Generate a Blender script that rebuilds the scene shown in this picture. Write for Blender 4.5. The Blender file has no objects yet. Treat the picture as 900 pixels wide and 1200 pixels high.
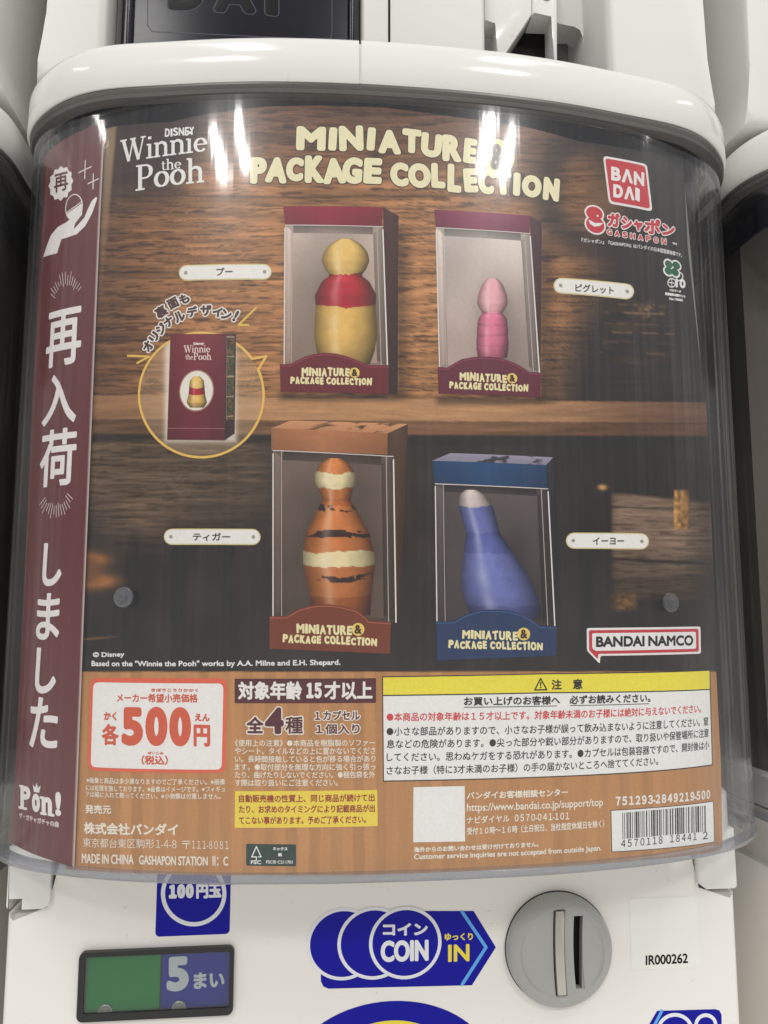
import bpy, bmesh, math, random
import numpy as np
from mathutils import Vector, Matrix
from mathutils.geometry import tessellate_polygon
random.seed(7); rng = np.random.default_rng(7)
S = bpy.context.scene; COL = S.collection

# ------------------------------------------------------------------ camera
CAM = np.array([-.03627, -.27596, .09231]); PITCH, YAW, FPX = .12505, -.10219, 945.33
cp, sp, cy_, sy_ = math.cos(PITCH), math.sin(PITCH), math.cos(YAW), math.sin(YAW)
RM = np.array([[cy_, -sy_, 0], [sy_, cy_, 0], [0, 0, 1]]) @ np.array([[1, 0, 0], [0, cp, -sp], [0, sp, cp]])
cam = bpy.data.cameras.new('camera'); camo = bpy.data.objects.new('camera', cam); COL.objects.link(camo)
camo.location = CAM; camo.rotation_mode = 'XYZ'
camo.rotation_euler = (math.pi/2 + PITCH, 0, YAW)
cam.sensor_fit = 'VERTICAL'; cam.sensor_height = 36; cam.lens = 36*FPX/1200
cam.clip_start = .01; cam.clip_end = 50
S.camera = camo

# ------------------------------------------------------------------ world, lamps, exposure
S.view_settings.view_transform = 'Standard'; S.view_settings.look = 'None'
S.view_settings.exposure = .14; S.view_settings.gamma = 1
W_ = bpy.data.worlds.new('World'); S.world = W_; W_.use_nodes = True
nt = W_.node_tree; bg = nt.nodes['Background']
tc = nt.nodes.new('ShaderNodeTexCoord'); sx = nt.nodes.new('ShaderNodeSeparateXYZ')
rp = nt.nodes.new('ShaderNodeValToRGB'); mr = nt.nodes.new('ShaderNodeMapRange')
mr.inputs[1].default_value = -1; mr.inputs[2].default_value = 1
nt.links.new(tc.outputs['Generated'], sx.inputs[0]); nt.links.new(sx.outputs[2], mr.inputs[0])
nt.links.new(mr.outputs[0], rp.inputs[0]); nt.links.new(rp.outputs[0], bg.inputs[0])
e = rp.color_ramp.elements
e[0].position = .30; e[0].color = (1.0, .97, .93, 1)
e[1].position = .85; e[1].color = (.66, .66, .66, 1)
m = rp.color_ramp.elements.new(.55); m.color = (.33, .325, .32, 1)
bg.inputs[1].default_value = .84

def lamp(x, y, z, sxx, syy, power, col=(1, .98, .95)):
    l = bpy.data.lights.new('ceiling_tube_lamp', 'AREA'); l.shape = 'RECTANGLE'
    l.size = sxx; l.size_y = syy; l.energy = power; l.color = col
    o = bpy.data.objects.new('ceiling_tube_lamp', l); COL.objects.link(o); o.location = (x, y, z)
    return o
for x in (-1.66, -1.29, 1.235, 1.525):            # the two fluorescent fixtures mirrored in the case
    lamp(x, -3.44, 2.49, .055, .46, 22)
for x, y in ((-.75, -1.5), (.95, -1.35)):           # fixtures over the aisle
    for k in (-.09, .09):
        lamp(x + k, y, 2.49, .035, 1.15, 10)
for x in (-3.1, 3.0):                             # added unseen fixtures further along the row, for fill light
    lamp(x, -1.2, 2.3, .05, 1.1, 7)

# ------------------------------------------------------------------ helpers: colours and materials
def lin(c):
    c = np.asarray(c, float)/255
    return np.where(c <= .04045, c/12.92, ((c+.055)/1.055)**2.4)
PK = 1.26
def pcol(c, k=1.0):
    c = np.asarray(c, float); g = c.mean(-1, keepdims=True); l = lin(np.clip(g+(c-g)*.9, 0, 255))*PK*k
    l = np.clip(l-.023, .0035, None)                 # inks are darker than they look through two reflecting sheets of plastic
    return l*np.minimum(1, .86/np.maximum(l.max(-1, keepdims=True), 1e-6))
MATS = {}
def mat(name, col, rough=.4, spec=.5, metal=0, coat=0, bump=0, bscale=200, var=.0, vscale=30, scuff=0):
    if name in MATS: return MATS[name]
    mt = bpy.data.materials.new(name); mt.use_nodes = True; n = mt.node_tree.nodes; L = mt.node_tree.links
    b = n['Principled BSDF']
    c = tuple(lin(col)) + (1,)
    b.inputs['Roughness'].default_value = rough; b.inputs['Metallic'].default_value = metal
    b.inputs['Specular IOR Level'].default_value = spec; b.inputs['Coat Weight'].default_value = coat
    b.inputs['Coat Roughness'].default_value = .08
    b.inputs['Base Color'].default_value = c
    t = n.new('ShaderNodeTexCoord')
    if var:
        no = n.new('ShaderNodeTexNoise'); no.inputs['Scale'].default_value = vscale; no.inputs['Detail'].default_value = 6
        L.new(t.outputs['Object'], no.inputs['Vector'])
        mx = n.new('ShaderNodeMix'); mx.data_type = 'RGBA'
        mx.inputs[6].default_value = tuple(np.clip(np.array(c[:3])*(1-var), 0, 1)) + (1,)
        mx.inputs[7].default_value = tuple(np.clip(np.array(c[:3])*(1+var), 0, 1)) + (1,)
        L.new(no.outputs[0], mx.inputs[0]); L.new(mx.outputs[2], b.inputs['Base Color'])
        r2 = n.new('ShaderNodeMapRange'); r2.inputs[3].default_value = rough*.8; r2.inputs[4].default_value = min(1, rough*1.25)
        L.new(no.outputs[0], r2.inputs[0]); L.new(r2.outputs[0], b.inputs['Roughness'])
    if scuff:
        ns = n.new('ShaderNodeTexNoise'); ns.inputs['Scale'].default_value = 160; ns.inputs['Detail'].default_value = 4; ns.inputs['Distortion'].default_value = 1.5
        L.new(t.outputs['Object'], ns.inputs['Vector'])
        ms = n.new('ShaderNodeMapRange'); ms.inputs[1].default_value = .69; ms.inputs[2].default_value = .76; ms.inputs[3].default_value = 0; ms.inputs[4].default_value = scuff
        L.new(ns.outputs[0], ms.inputs[0]); mm = n.new('ShaderNodeMix'); mm.data_type = 'RGBA'; mm.inputs[7].default_value = (.25, .22, .18, 1)
        L.new(ms.outputs[0], mm.inputs[0]); L.new(mx.outputs[2], mm.inputs[6]); L.new(mm.outputs[2], b.inputs['Base Color'])
    if bump:
        nb = n.new('ShaderNodeTexNoise'); nb.inputs['Scale'].default_value = bscale
        bp = n.new('ShaderNodeBump'); bp.inputs['Strength'].default_value = bump; bp.inputs['Distance'].default_value = .001
        L.new(t.outputs['Object'], nb.inputs['Vector']); L.new(nb.outputs[0], bp.inputs['Height']); L.new(bp.outputs[0], b.inputs['Normal'])
    MATS[name] = mt; return mt
WHITE = mat('white_moulded_plastic', (226, 225, 221), .12, .5, bump=.04, bscale=60, var=.03, vscale=14, scuff=.16)
WHITE3 = mat('white_upper_plastic', (220, 219, 215), .42, .25, bump=.04, bscale=60, var=.03, vscale=14, scuff=.1)
WHITE2 = mat('ivory_body_plastic', (238, 235, 229), .18, .5, bump=.05, bscale=70, var=.03, vscale=12, scuff=.28)
GASK = mat('dark_grey_rubber_band', (96, 93, 90), .28, .5, var=.1)
NAVY = mat('dark_navy_plastic', (24, 24, 40), .25, .5, var=.1)
FLAP = mat('smoked_flap_plastic', (22, 22, 31), .22, .3, var=.15, vscale=25)
FLAPL = mat('flap_embossing', (62, 62, 70), .3, .5)
GREY = mat('grey_dial_plastic', (168, 168, 165), .34, .5, bump=.05, bscale=300, var=.05, vscale=50)
GREYD = mat('grey_recess_plastic', (150, 149, 145), .45, .4, var=.05)
STEEL = mat('coin_guide_metal', (190, 188, 178), .3, .5, metal=.6, var=.1, vscale=120)
BLACK = mat('black_frame_plastic', (32, 33, 32), .3, .5, var=.1)
HOLE = mat('dark_slot', (14, 13, 12), .6, .2)  # near-black standing in for the shade inside slots and openings
LINER = mat('dark_display_lining', (92, 86, 80), .6, .3, var=.25, vscale=20)
WALL = mat('beige_wall_paint', (150, 140, 126), .8, .2, var=.06)
FLOOR = mat('grey_floor_vinyl', (150, 145, 138), .5, .3, var=.06)

def print_mat(name, rough, spec, fine=0):
    mt = bpy.data.materials.new(name); mt.use_nodes = True; n = mt.node_tree.nodes; L = mt.node_tree.links
    b = n['Principled BSDF']; a = n.new('ShaderNodeAttribute'); a.attribute_name = 'ink'
    b.inputs['Roughness'].default_value = rough; b.inputs['Specular IOR Level'].default_value = spec
    t = n.new('ShaderNodeTexCoord'); no = n.new('ShaderNodeTexNoise'); no.inputs['Scale'].default_value = 900; no.inputs['Detail'].default_value = 3
    L.new(t.outputs['Object'], no.inputs['Vector'])
    m1 = n.new('ShaderNodeMapRange'); m1.inputs[3].default_value = 1-fine; m1.inputs[4].default_value = 1+fine
    L.new(no.outputs[0], m1.inputs[0])
    vm = n.new('ShaderNodeVectorMath'); vm.operation = 'SCALE'
    L.new(a.outputs['Color'], vm.inputs[0]); L.new(m1.outputs[0], vm.inputs['Scale']); L.new(vm.outputs[0], b.inputs['Base Color'])
    bp = n.new('ShaderNodeBump'); bp.inputs['Strength'].default_value = .12; bp.inputs['Distance'].default_value = .0003
    L.new(no.outputs[0], bp.inputs['Height']); L.new(bp.outputs[0], b.inputs['Normal'])
    return mt
PRINT = print_mat('printed_paper_ink', .42, .35, .10)
VINYL = print_mat('printed_vinyl_ink', .3, .2, .03)

def clear_mat(name, tint, haze, hazecol, refl=1.0, ripple=.22, edge=30, streak=3.6):
    """thin clear plastic: see-through, mirror-like at glancing angles, faint pale haze, streaked and paler at edges to imitate reflections"""
    mt = bpy.data.materials.new(name); mt.use_nodes = True; n = mt.node_tree.nodes; L = mt.node_tree.links
    n.clear(); out = n.new('ShaderNodeOutputMaterial')
    tr = n.new('ShaderNodeBsdfTransparent'); tr.inputs[0].default_value = tint + (1,)
    gl = n.new('ShaderNodeBsdfGlossy'); gl.inputs['Roughness'].default_value = .06; gl.inputs[0].default_value = (1, 1, 1, 1)
    g3 = n.new('ShaderNodeBsdfGlossy'); g3.inputs['Roughness'].default_value = .24; gm = n.new('ShaderNodeMixShader'); gm.inputs[0].default_value = .22; L.new(gl.outputs[0], gm.inputs[1]); L.new(g3.outputs[0], gm.inputs[2])
    df = n.new('ShaderNodeBsdfDiffuse'); df.inputs[0].default_value = hazecol + (1,)
    lw = n.new('ShaderNodeLayerWeight'); lw.inputs[0].default_value = .5
    pw = n.new('ShaderNodeMath'); pw.operation = 'POWER'; pw.inputs[1].default_value = 5
    ma = n.new('ShaderNodeMath'); ma.operation = 'MULTIPLY_ADD'; ma.inputs[1].default_value = .93*refl; ma.inputs[2].default_value = .04*refl
    L.new(lw.outputs['Facing'], pw.inputs[0]); L.new(pw.outputs[0], ma.inputs[0])
    t = n.new('ShaderNodeTexCoord'); mp = n.new('ShaderNodeMapping'); mp.inputs['Scale'].default_value = (120, 120, 5)
    no = n.new('ShaderNodeTexNoise'); no.inputs['Scale'].default_value = 1; no.inputs['Detail'].default_value = 3
    bp = n.new('ShaderNodeBump'); bp.inputs['Strength'].default_value = ripple; bp.inputs['Distance'].default_value = .0004
    L.new(t.outputs['Object'], mp.inputs[0]); L.new(mp.outputs[0], no.inputs['Vector']); L.new(no.outputs[0], bp.inputs['Height'])
    L.new(bp.outputs[0], gl.inputs['Normal'])
    nh = n.new('ShaderNodeTexNoise'); nh.inputs['Scale'].default_value = 14; nh.inputs['Detail'].default_value = 8
    L.new(t.outputs['Object'], nh.inputs['Vector'])
    m2 = n.new('ShaderNodeMapping'); m2.inputs['Scale'].default_value = (400, 400, 4); L.new(t.outputs['Object'], m2.inputs[0])
    n2 = n.new('ShaderNodeTexNoise'); n2.inputs['Scale'].default_value = 1; n2.inputs['Detail'].default_value = 5; L.new(m2.outputs[0], n2.inputs['Vector'])
    k2 = n.new('ShaderNodeMapRange'); k2.inputs[1].default_value = .50; k2.inputs[2].default_value = .72; k2.inputs[3].default_value = .55; k2.inputs[4].default_value = streak; k2.inputs[3].default_value = .55 if streak > 1 else 1; L.new(n2.outputs[0], k2.inputs[0])  # vertical haze streaks painted in for wavy reflections
    mh = n.new('ShaderNodeMapRange'); mh.inputs[1].default_value = .3; mh.inputs[2].default_value = .75
    mh.inputs[3].default_value = haze*.5; mh.inputs[4].default_value = haze*1.6
    L.new(nh.outputs[0], mh.inputs[0])
    m0 = n.new('ShaderNodeMixShader'); m1 = n.new('ShaderNodeMixShader')
    p2 = n.new('ShaderNodeMath'); p2.operation = 'POWER'; p2.inputs[1].default_value = 2.4; L.new(lw.outputs['Facing'], p2.inputs[0])
    g2 = n.new('ShaderNodeMath'); g2.operation = 'MULTIPLY_ADD'; g2.inputs[1].default_value = edge; g2.inputs[2].default_value = 1; L.new(p2.outputs[0], g2.inputs[0])
    hm = n.new('ShaderNodeMath'); hm.operation = 'MULTIPLY'; hm.use_clamp = True; kk = n.new('ShaderNodeMath'); kk.operation = 'MULTIPLY'; L.new(mh.outputs[0], kk.inputs[0]); L.new(k2.outputs[0], kk.inputs[1]); L.new(kk.outputs[0], hm.inputs[0]); L.new(g2.outputs[0], hm.inputs[1])
    L.new(hm.outputs[0], m0.inputs[0]); L.new(tr.outputs[0], m0.inputs[1]); L.new(df.outputs[0], m0.inputs[2])
    L.new(ma.outputs[0], m1.inputs[0]); L.new(m0.outputs[0], m1.inputs[1]); L.new(gm.outputs[0], m1.inputs[2])
    L.new(m1.outputs[0], out.inputs[0]); return mt
CLEAR = clear_mat('clear_case_plastic', (.985, .987, .988), .0032, (.6, .6, .6))
RIM = clear_mat('thick_clear_rim_plastic', (.70, .72, .75), .16, (.52, .53, .57), 1.5, .05, 1, 1)
COVER = clear_mat('clear_window_cover', (.84, .86, .86), .01, (.5, .5, .5), 1.0, .02, 0, 1)

def link(name, me, m, parent=None):
    o = bpy.data.objects.new(name, me); COL.objects.link(o); me.materials.append(m)
    if parent: o.parent = parent
    return o
def thing(name, label, cat, loc=(0, 0, 0), group=None):
    o = bpy.data.objects.new(name, None); COL.objects.link(o); o.location = loc; o.empty_display_size = .02
    o['label'] = label; o['category'] = cat
    if group: o['group'] = group
    return o
def bm_obj(name, bm, m, parent=None, smooth=False):
    me = bpy.data.meshes.new(name); bmesh.ops.recalc_face_normals(bm, faces=bm.faces); bm.to_mesh(me); bm.free()
    if smooth:
        me.polygons.foreach_set('use_smooth', [True]*len(me.polygons))
        me.set_sharp_from_angle(angle=math.radians(38))
    return link(name, me, m, parent)
def copy_tree(o, parent=None):
    c = o.copy(); COL.objects.link(c); mi = o.matrix_parent_inverse.copy()
    if parent: c.parent = parent; c.matrix_parent_inverse = mi
    for ch in list(o.children): copy_tree(ch, c)
    return c

# ------------------------------------------------------------------ plan outline of the case: a bulging front with straight sides
HW, DP, NE = .15, .0619, 2.32
_t = np.linspace(math.pi, 0, 401); _c, _s = np.cos(_t), np.sin(_t)
_x = HW*np.sign(_c)*np.abs(_c)**(2/NE); _y = DP - DP*np.abs(_s)**(2/NE)
_x = np.concatenate([[-HW, -HW], _x, [HW, HW]]); _y = np.concatenate([[.2, .1], _y, [.1, .2]])
_s0 = np.concatenate([[0], np.cumsum(np.hypot(np.diff(_x), np.diff(_y)))])
_u = np.linspace(0, _s0[-1], 1400)
PX, PY = np.interp(_u, _s0, _x), np.interp(_u, _s0, _y)
_k = np.ones(9)/9
PX[4:-4] = np.convolve(PX, _k, 'valid'); PY[4:-4] = np.convolve(PY, _k, 'valid')
_tx, _ty = np.gradient(PX), np.gradient(PY); _l = np.hypot(_tx, _ty); NX, NY = _ty/_l, -_tx/_l

class Curved:
    """sheet standing on the case outline, moved inward (negative) or outward: s runs along the outline, z is up"""
    def __init__(self, off):
        self.x, self.y = PX + NX*off, PY + NY*off
        self.s = np.concatenate([[0], np.cumsum(np.hypot(np.diff(self.x), np.diff(self.y)))])
        self.s -= np.interp(0, self.x[200:-200], self.s[200:-200])
        a = np.arctan2(self.x-CAM[0], self.y-CAM[1]); d = np.gradient(a)
        i0 = 700
        lo = i0
        while lo > 0 and d[lo-1] > 1e-7: lo -= 1
        hi = i0
        while hi < len(a)-1 and d[hi+1] > 1e-7: hi += 1
        self.lo, self.hi, self.a = lo, hi, a
    def st(self, px, py):
        px, py = np.broadcast_arrays(np.asarray(px, float), np.asarray(py, float))
        v = np.stack([(px-450)/FPX, np.ones_like(px), (600-py)/FPX], -1) @ RM.T
        a = np.arctan2(v[..., 0], v[..., 1]); sl = slice(self.lo, self.hi+1)
        s = np.interp(a, self.a[sl], self.s[sl])
        x, y = np.interp(s, self.s, self.x), np.interp(s, self.s, self.y)
        z = CAM[2] + v[..., 2]*np.hypot(x-CAM[0], y-CAM[1])/np.hypot(v[..., 0], v[..., 1])
        return s, z
    def pos(self, s, z, h):
        nx, ny = np.interp(s, self.s, NX), np.interp(s, self.s, NY)
        return np.stack([np.interp(s, self.s, self.x)+nx*h, np.interp(s, self.s, self.y)+ny*h, z + 0*s], -1)
class Flat:
    def __init__(self, y): self.y = y
    def st(self, px, py):
        px, py = np.broadcast_arrays(np.asarray(px, float), np.asarray(py, float))
        v = np.stack([(px-450)/FPX, np.ones_like(px), (600-py)/FPX], -1) @ RM.T
        t = (self.y-CAM[1])/v[..., 1]
        return CAM[0]+t*v[..., 0], CAM[2]+t*v[..., 2]
    def pos(self, s, z, h): return np.stack([s, self.y-h+0*s, z+0*s], -1)
def topix(P):
    v = (P-CAM) @ RM
    return 450+FPX*v[..., 0]/v[..., 1], 600-FPX*v[..., 2]/v[..., 1]

# ------------------------------------------------------------------ lettering from the built-in font
_glyph = {}
def glyph_mesh(text, cuts=0, sp=1):
    if (text, cuts, sp) in _glyph: return _glyph[text, cuts, sp]
    c = bpy.data.curves.new('lettering', 'FONT'); c.body = text; c.space_character = sp; c.resolution_u = 5 if len(text) < 12 else 3
    o = bpy.data.objects.new('lettering', c); COL.objects.link(o)
    me = bpy.data.meshes.new_from_object(o.evaluated_get(bpy.context.evaluated_depsgraph_get()))
    bpy.data.objects.remove(o); bpy.data.curves.remove(c)
    bm = bmesh.new(); bm.from_mesh(me); bpy.data.meshes.remove(me)
    bmesh.ops.remove_doubles(bm, verts=bm.verts, dist=1e-4)
    bm.verts.index_update()
    if cuts:
        xs = [v.co.x for v in bm.verts]
        for k in range(1, cuts):
            bmesh.ops.bisect_plane(bm, geom=bm.verts[:]+bm.edges[:]+bm.faces[:], plane_co=(min(xs)+(max(xs)-min(xs))*k/cuts, 0, 0), plane_no=(1, 0, 0), dist=1e-5)
        bm.verts.index_update()
    V = np.array([v.co[:2] for v in bm.verts]); F = [[v.index for v in f.verts] for f in bm.faces]
    B = []
    for ed in bm.edges:
        if len(ed.link_faces) == 1:
            a, b = ed.verts[0].index, ed.verts[1].index
            cen = np.array(ed.link_faces[0].calc_center_median()[:2])
            dv = V[b]-V[a]; nrm = np.array([dv[1], -dv[0]])
            if nrm @ (cen-V[a]) > 0: nrm = -nrm
            B.append((a, b, nrm))
    bm.free()
    _glyph[text, cuts, sp] = (V, F, B); return V, F, B

class Ink:
    """collects printed shapes lying on one sheet and links them as ONE mesh object"""
    def __init__(self, surf): self.sf = surf; self.V = []; self.C = []; self.F = []; self.n = 0
    def raw(self, s, z, h, col, F):
        s = np.asarray(s, float); h = np.broadcast_to(h, s.shape)
        self.V.append(self.sf.pos(s, np.asarray(z, float), h))
        col = np.asarray(col, float)
        self.C.append(np.broadcast_to(col, (len(s), 3)))
        self.F += [[i+self.n for i in f] for f in F]; self.n += len(s)
    def poly(self, pts, col, h, st=False, step=.0022):
        if st: P = np.array(pts, float)
        else:
            p = np.array(pts, float); P = np.stack(self.sf.st(p[:, 0], p[:, 1]), 1)
        tri = tessellate_polygon([[Vector((a, b, 0)) for a, b in P]])
        bm = bmesh.new(); vs = [bm.verts.new((a, b, 0)) for a, b in P]
        for t in tri:
            try: bm.faces.new([vs[i] for i in t])
            except ValueError: pass
        if isinstance(self.sf, Curved):
            a = math.floor(P[:, 0].min()/step)*step + step
            while a < P[:, 0].max():
                bmesh.ops.bisect_plane(bm, geom=bm.verts[:]+bm.edges[:]+bm.faces[:], plane_co=(a, 0, 0), plane_no=(1, 0, 0), dist=1e-7)
                a += step
        bm.verts.index_update()
        Q = np.array([v.co[:2] for v in bm.verts])
        self.raw(Q[:, 0], Q[:, 1], h, pcol(col), [[v.index for v in f.verts] for f in bm.faces]); bm.free()
    def quad(self, p, fn, h, nu, nv):
        """p = tl,tr,br,bl pixels; fn(u,v)->rgb array (v down)"""
        p = np.array(p, float); S_, Z_ = self.sf.st(p[:, 0], p[:, 1])
        u, v = np.meshgrid(np.linspace(0, 1, nu+1), np.linspace(0, 1, nv+1))
        def bil(q): return (q[0]*(1-u)+q[1]*u)*(1-v) + (q[3]*(1-u)+q[2]*u)*v
        c = fn(u, v) if callable(fn) else np.broadcast_to(np.array(fn, float), u.shape+(3,))
        F = [[j*(nu+1)+i, j*(nu+1)+i+1, (j+1)*(nu+1)+i+1, (j+1)*(nu+1)+i] for j in range(nv) for i in range(nu)]
        self.raw(bil(S_).ravel(), bil(Z_).ravel(), h, pcol(c).reshape(-1, 3), F)
    def ring(self, pts, r, col, h, closed=True):
        """round-jointed line of half width r pixels along pixel points"""
        p = np.array(pts, float); P = np.stack(self.sf.st(p[:, 0], p[:, 1]), 1)
        rr = r*MPP(self.sf); n = len(P)
        for i in range(n if closed else n-1):
            a, b = P[i], P[(i+1) % n]; d = b-a; L = np.hypot(*d)
            if L < 1e-9: continue
            k = max(1, int(L/.0025)); nn = np.array([-d[1], d[0]])/L*rr
            t = np.linspace(0, 1, k+1)[:, None]; A = a+d*t
            Q = np.concatenate([A, A+nn, A-nn]); m_ = k+1
            hh = np.concatenate([np.full(m_, h), np.full(2*m_, h-rr*.02)])
            F = []
            for j in range(k): F += [[j, j+1, m_+j+1, m_+j], [j+1, j, 2*m_+j, 2*m_+j+1]]
            self.raw(Q[:, 0], Q[:, 1], hh, pcol(col), F)
        for i in range(n): self.disc_st(P[i], rr, rr, col, h, 8, cone=rr*.02)
    def disc_st(self, c, rx, rz, col, h, n=40, cone=0):
        a = np.linspace(0, 2*math.pi, n, endpoint=False)
        if n > 12 and isinstance(self.sf, Curved):
            self.poly(np.stack([c[0]+rx*np.cos(a), c[1]+rz*np.sin(a)], 1), col, h, st=True); return
        s = np.concatenate([[c[0]], c[0]+rx*np.cos(a)]); z = np.concatenate([[c[1]], c[1]+rz*np.sin(a)])
        hh = np.concatenate([[h], np.full(n, h-cone)])
        self.raw(s, z, hh, pcol(col), [[0, 1+i, 1+(i+1) % n] for i in range(n)])
    def disc(self, px, py, r, col, h, n=40, ry=None):
        s, z = self.sf.st(px, py); s1, _ = self.sf.st(px+r, py); s2, _ = self.sf.st(px-r, py); _, z1 = self.sf.st(px, py-(ry or r)); _, z2 = self.sf.st(px, py+(ry or r))
        self.disc_st((float(s), float(z)), abs(float(s1-s2))/2, abs(float(z1-z2))/2, col, h, n)
    def text(self, t, p0, p1, hp, col, h, r=0, tilt=0, flat=False, shear=0, sp=1):
        """ink box of the words spans p0 (bottom left) to p1 (bottom right), hp pixels high; r = boldening in pixels"""
        V, F, B = glyph_mesh(t, int(abs(p1[0]-p0[0])/5) if len(t) < 3 and abs(p1[0]-p0[0]) > 12 and isinstance(self.sf, Curved) else 0, sp)
        mn, mx_ = V.min(0), V.max(0); N = (V-mn)/np.maximum(mx_-mn, 1e-6)
        px = np.array([p0[0], p1[0], p0[0], p1[0]], float); py = np.array([p0[1], p1[1], p0[1]-hp, p1[1]-hp], float)
        if tilt:
            c = np.array([px.mean(), py.mean()]); a = math.radians(-tilt); dx, dy = px-c[0], py-c[1]
            px, py = c[0]+dx*math.cos(a)-dy*math.sin(a), c[1]+dx*math.sin(a)+dy*math.cos(a)
        s, z = self.sf.st(px, py)
        if flat:
            zb, zt = (z[0]+z[1])/2, (z[2]+z[3])/2; sl, sr = (s[0]+s[2])/2, (s[1]+s[3])/2
            s = np.array([sl, sr, sl, sr]); z = np.array([zb, zb, zt, zt])
        def mp(N):
            u, v = N[:, 0], N[:, 1]
            u = u + shear*(v-.5)
            w = np.stack([(1-u)*(1-v), u*(1-v), (1-u)*v, u*v], 1)
            return w@s, w@z
        # pull the ink box in by the boldening so that the outside size stays as measured
        w_, h_ = abs(p1[0]-p0[0])+1e-6, hp
        if r: N = np.stack([(r/w_)+(1-2*r/w_)*N[:, 0] if w_ > 3*r else N[:, 0], (r/h_)+(1-2*r/h_)*N[:, 1] if h_ > 3*r else N[:, 1]], 1)
        s_, z_ = mp(N)
        self.raw(s_, z_, h, pcol(col), F)
        if r:
            rr = r*MPP(self.sf); P = np.stack([s_, z_], 1)
            used = set()
            Q, H, FF = [], [], []
            for a, b, nrm in B:
                d = P[b]-P[a]; L = math.hypot(*d)
                if L < 1e-8: continue
                o = np.array([d[1], -d[0]])/L*rr
                if o @ nrm < 0: o = -o
                k = len(Q); Q += [P[a], P[b], P[b]+o, P[a]+o]; H += [h, h, h-rr*.02, h-rr*.02]; FF.append([k, k+1, k+2, k+3])
                used.add(a); used.add(b)
            for a in used:
                k = len(Q); Q.append(P[a]); H.append(h-1e-7)
                for j in range(8):
                    g = j*math.pi/4+.2; Q.append(P[a]+rr*np.array([math.cos(g), math.sin(g)])); H.append(h-rr*.02)
                FF += [[k, k+1+j, k+1+(j+1) % 8] for j in range(8)]
            Q = np.array(Q); self.raw(Q[:, 0], Q[:, 1], np.array(H), pcol(col), FF)
    def outlined(self, t, p0, p1, hp, col, edge, h, r, er, **k):
        a = er-r
        self.text(t, (p0[0]-a, p0[1]+a), (p1[0]+a, p1[1]+a), hp+2*a, edge, h-2e-5, er, **k)
        self.text(t, p0, p1, hp, col, h, r, **k)
    def wobble(self, t, p0, p1, hp, col, h, r, tilt=5, edge=None, er=0):
        """hand-drawn looking capitals, each letter tilted and sized a little differently"""
        ws = {'I': .5, 'M': 1.25, 'N': 1.12, ' ': .45, 'O': 1.12, 'C': 1.0, 'L': .85, 'E': .85, 'T': .95}
        tot = sum(ws.get(c, 1) for c in t); x = 0
        for c in t:
            w = ws.get(c, 1)
            if c != ' ':
                a, b = (x+.06)/tot, (x+w-.03)/tot
                q0 = (p0[0]+(p1[0]-p0[0])*a, p0[1]+(p1[1]-p0[1])*a+random.uniform(-.06, .06)*hp)
                q1 = (p0[0]+(p1[0]-p0[0])*b, p0[1]+(p1[1]-p0[1])*b+random.uniform(-.06, .06)*hp)
                tl = random.uniform(-tilt, tilt); hh = hp*random.uniform(.94, 1.06)
                st_ = random.getstate()
                if edge is not None: self.outlined(c, q0, q1, hh, col, edge, h, r, er, tilt=tl)
                else: self.text(c, q0, q1, hh, col, h, r, tilt=tl)
                random.setstate(st_)
            x += w
    def build(self, name, parent, m=None):
        me = bpy.data.meshes.new(name)
        V = np.concatenate(self.V); C = np.concatenate(self.C)
        me.from_pydata(V.tolist(), [], self.F)
        at = me.color_attributes.new('ink', 'FLOAT_COLOR', 'POINT')
        at.data.foreach_set('color', np.concatenate([C, np.ones((len(C), 1))], 1).astype(np.float32).ravel())
        return link(name, me, m or PRINT, parent)
def MPP(sf): return .000297 if isinstance(sf, Curved) else .000345

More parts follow.
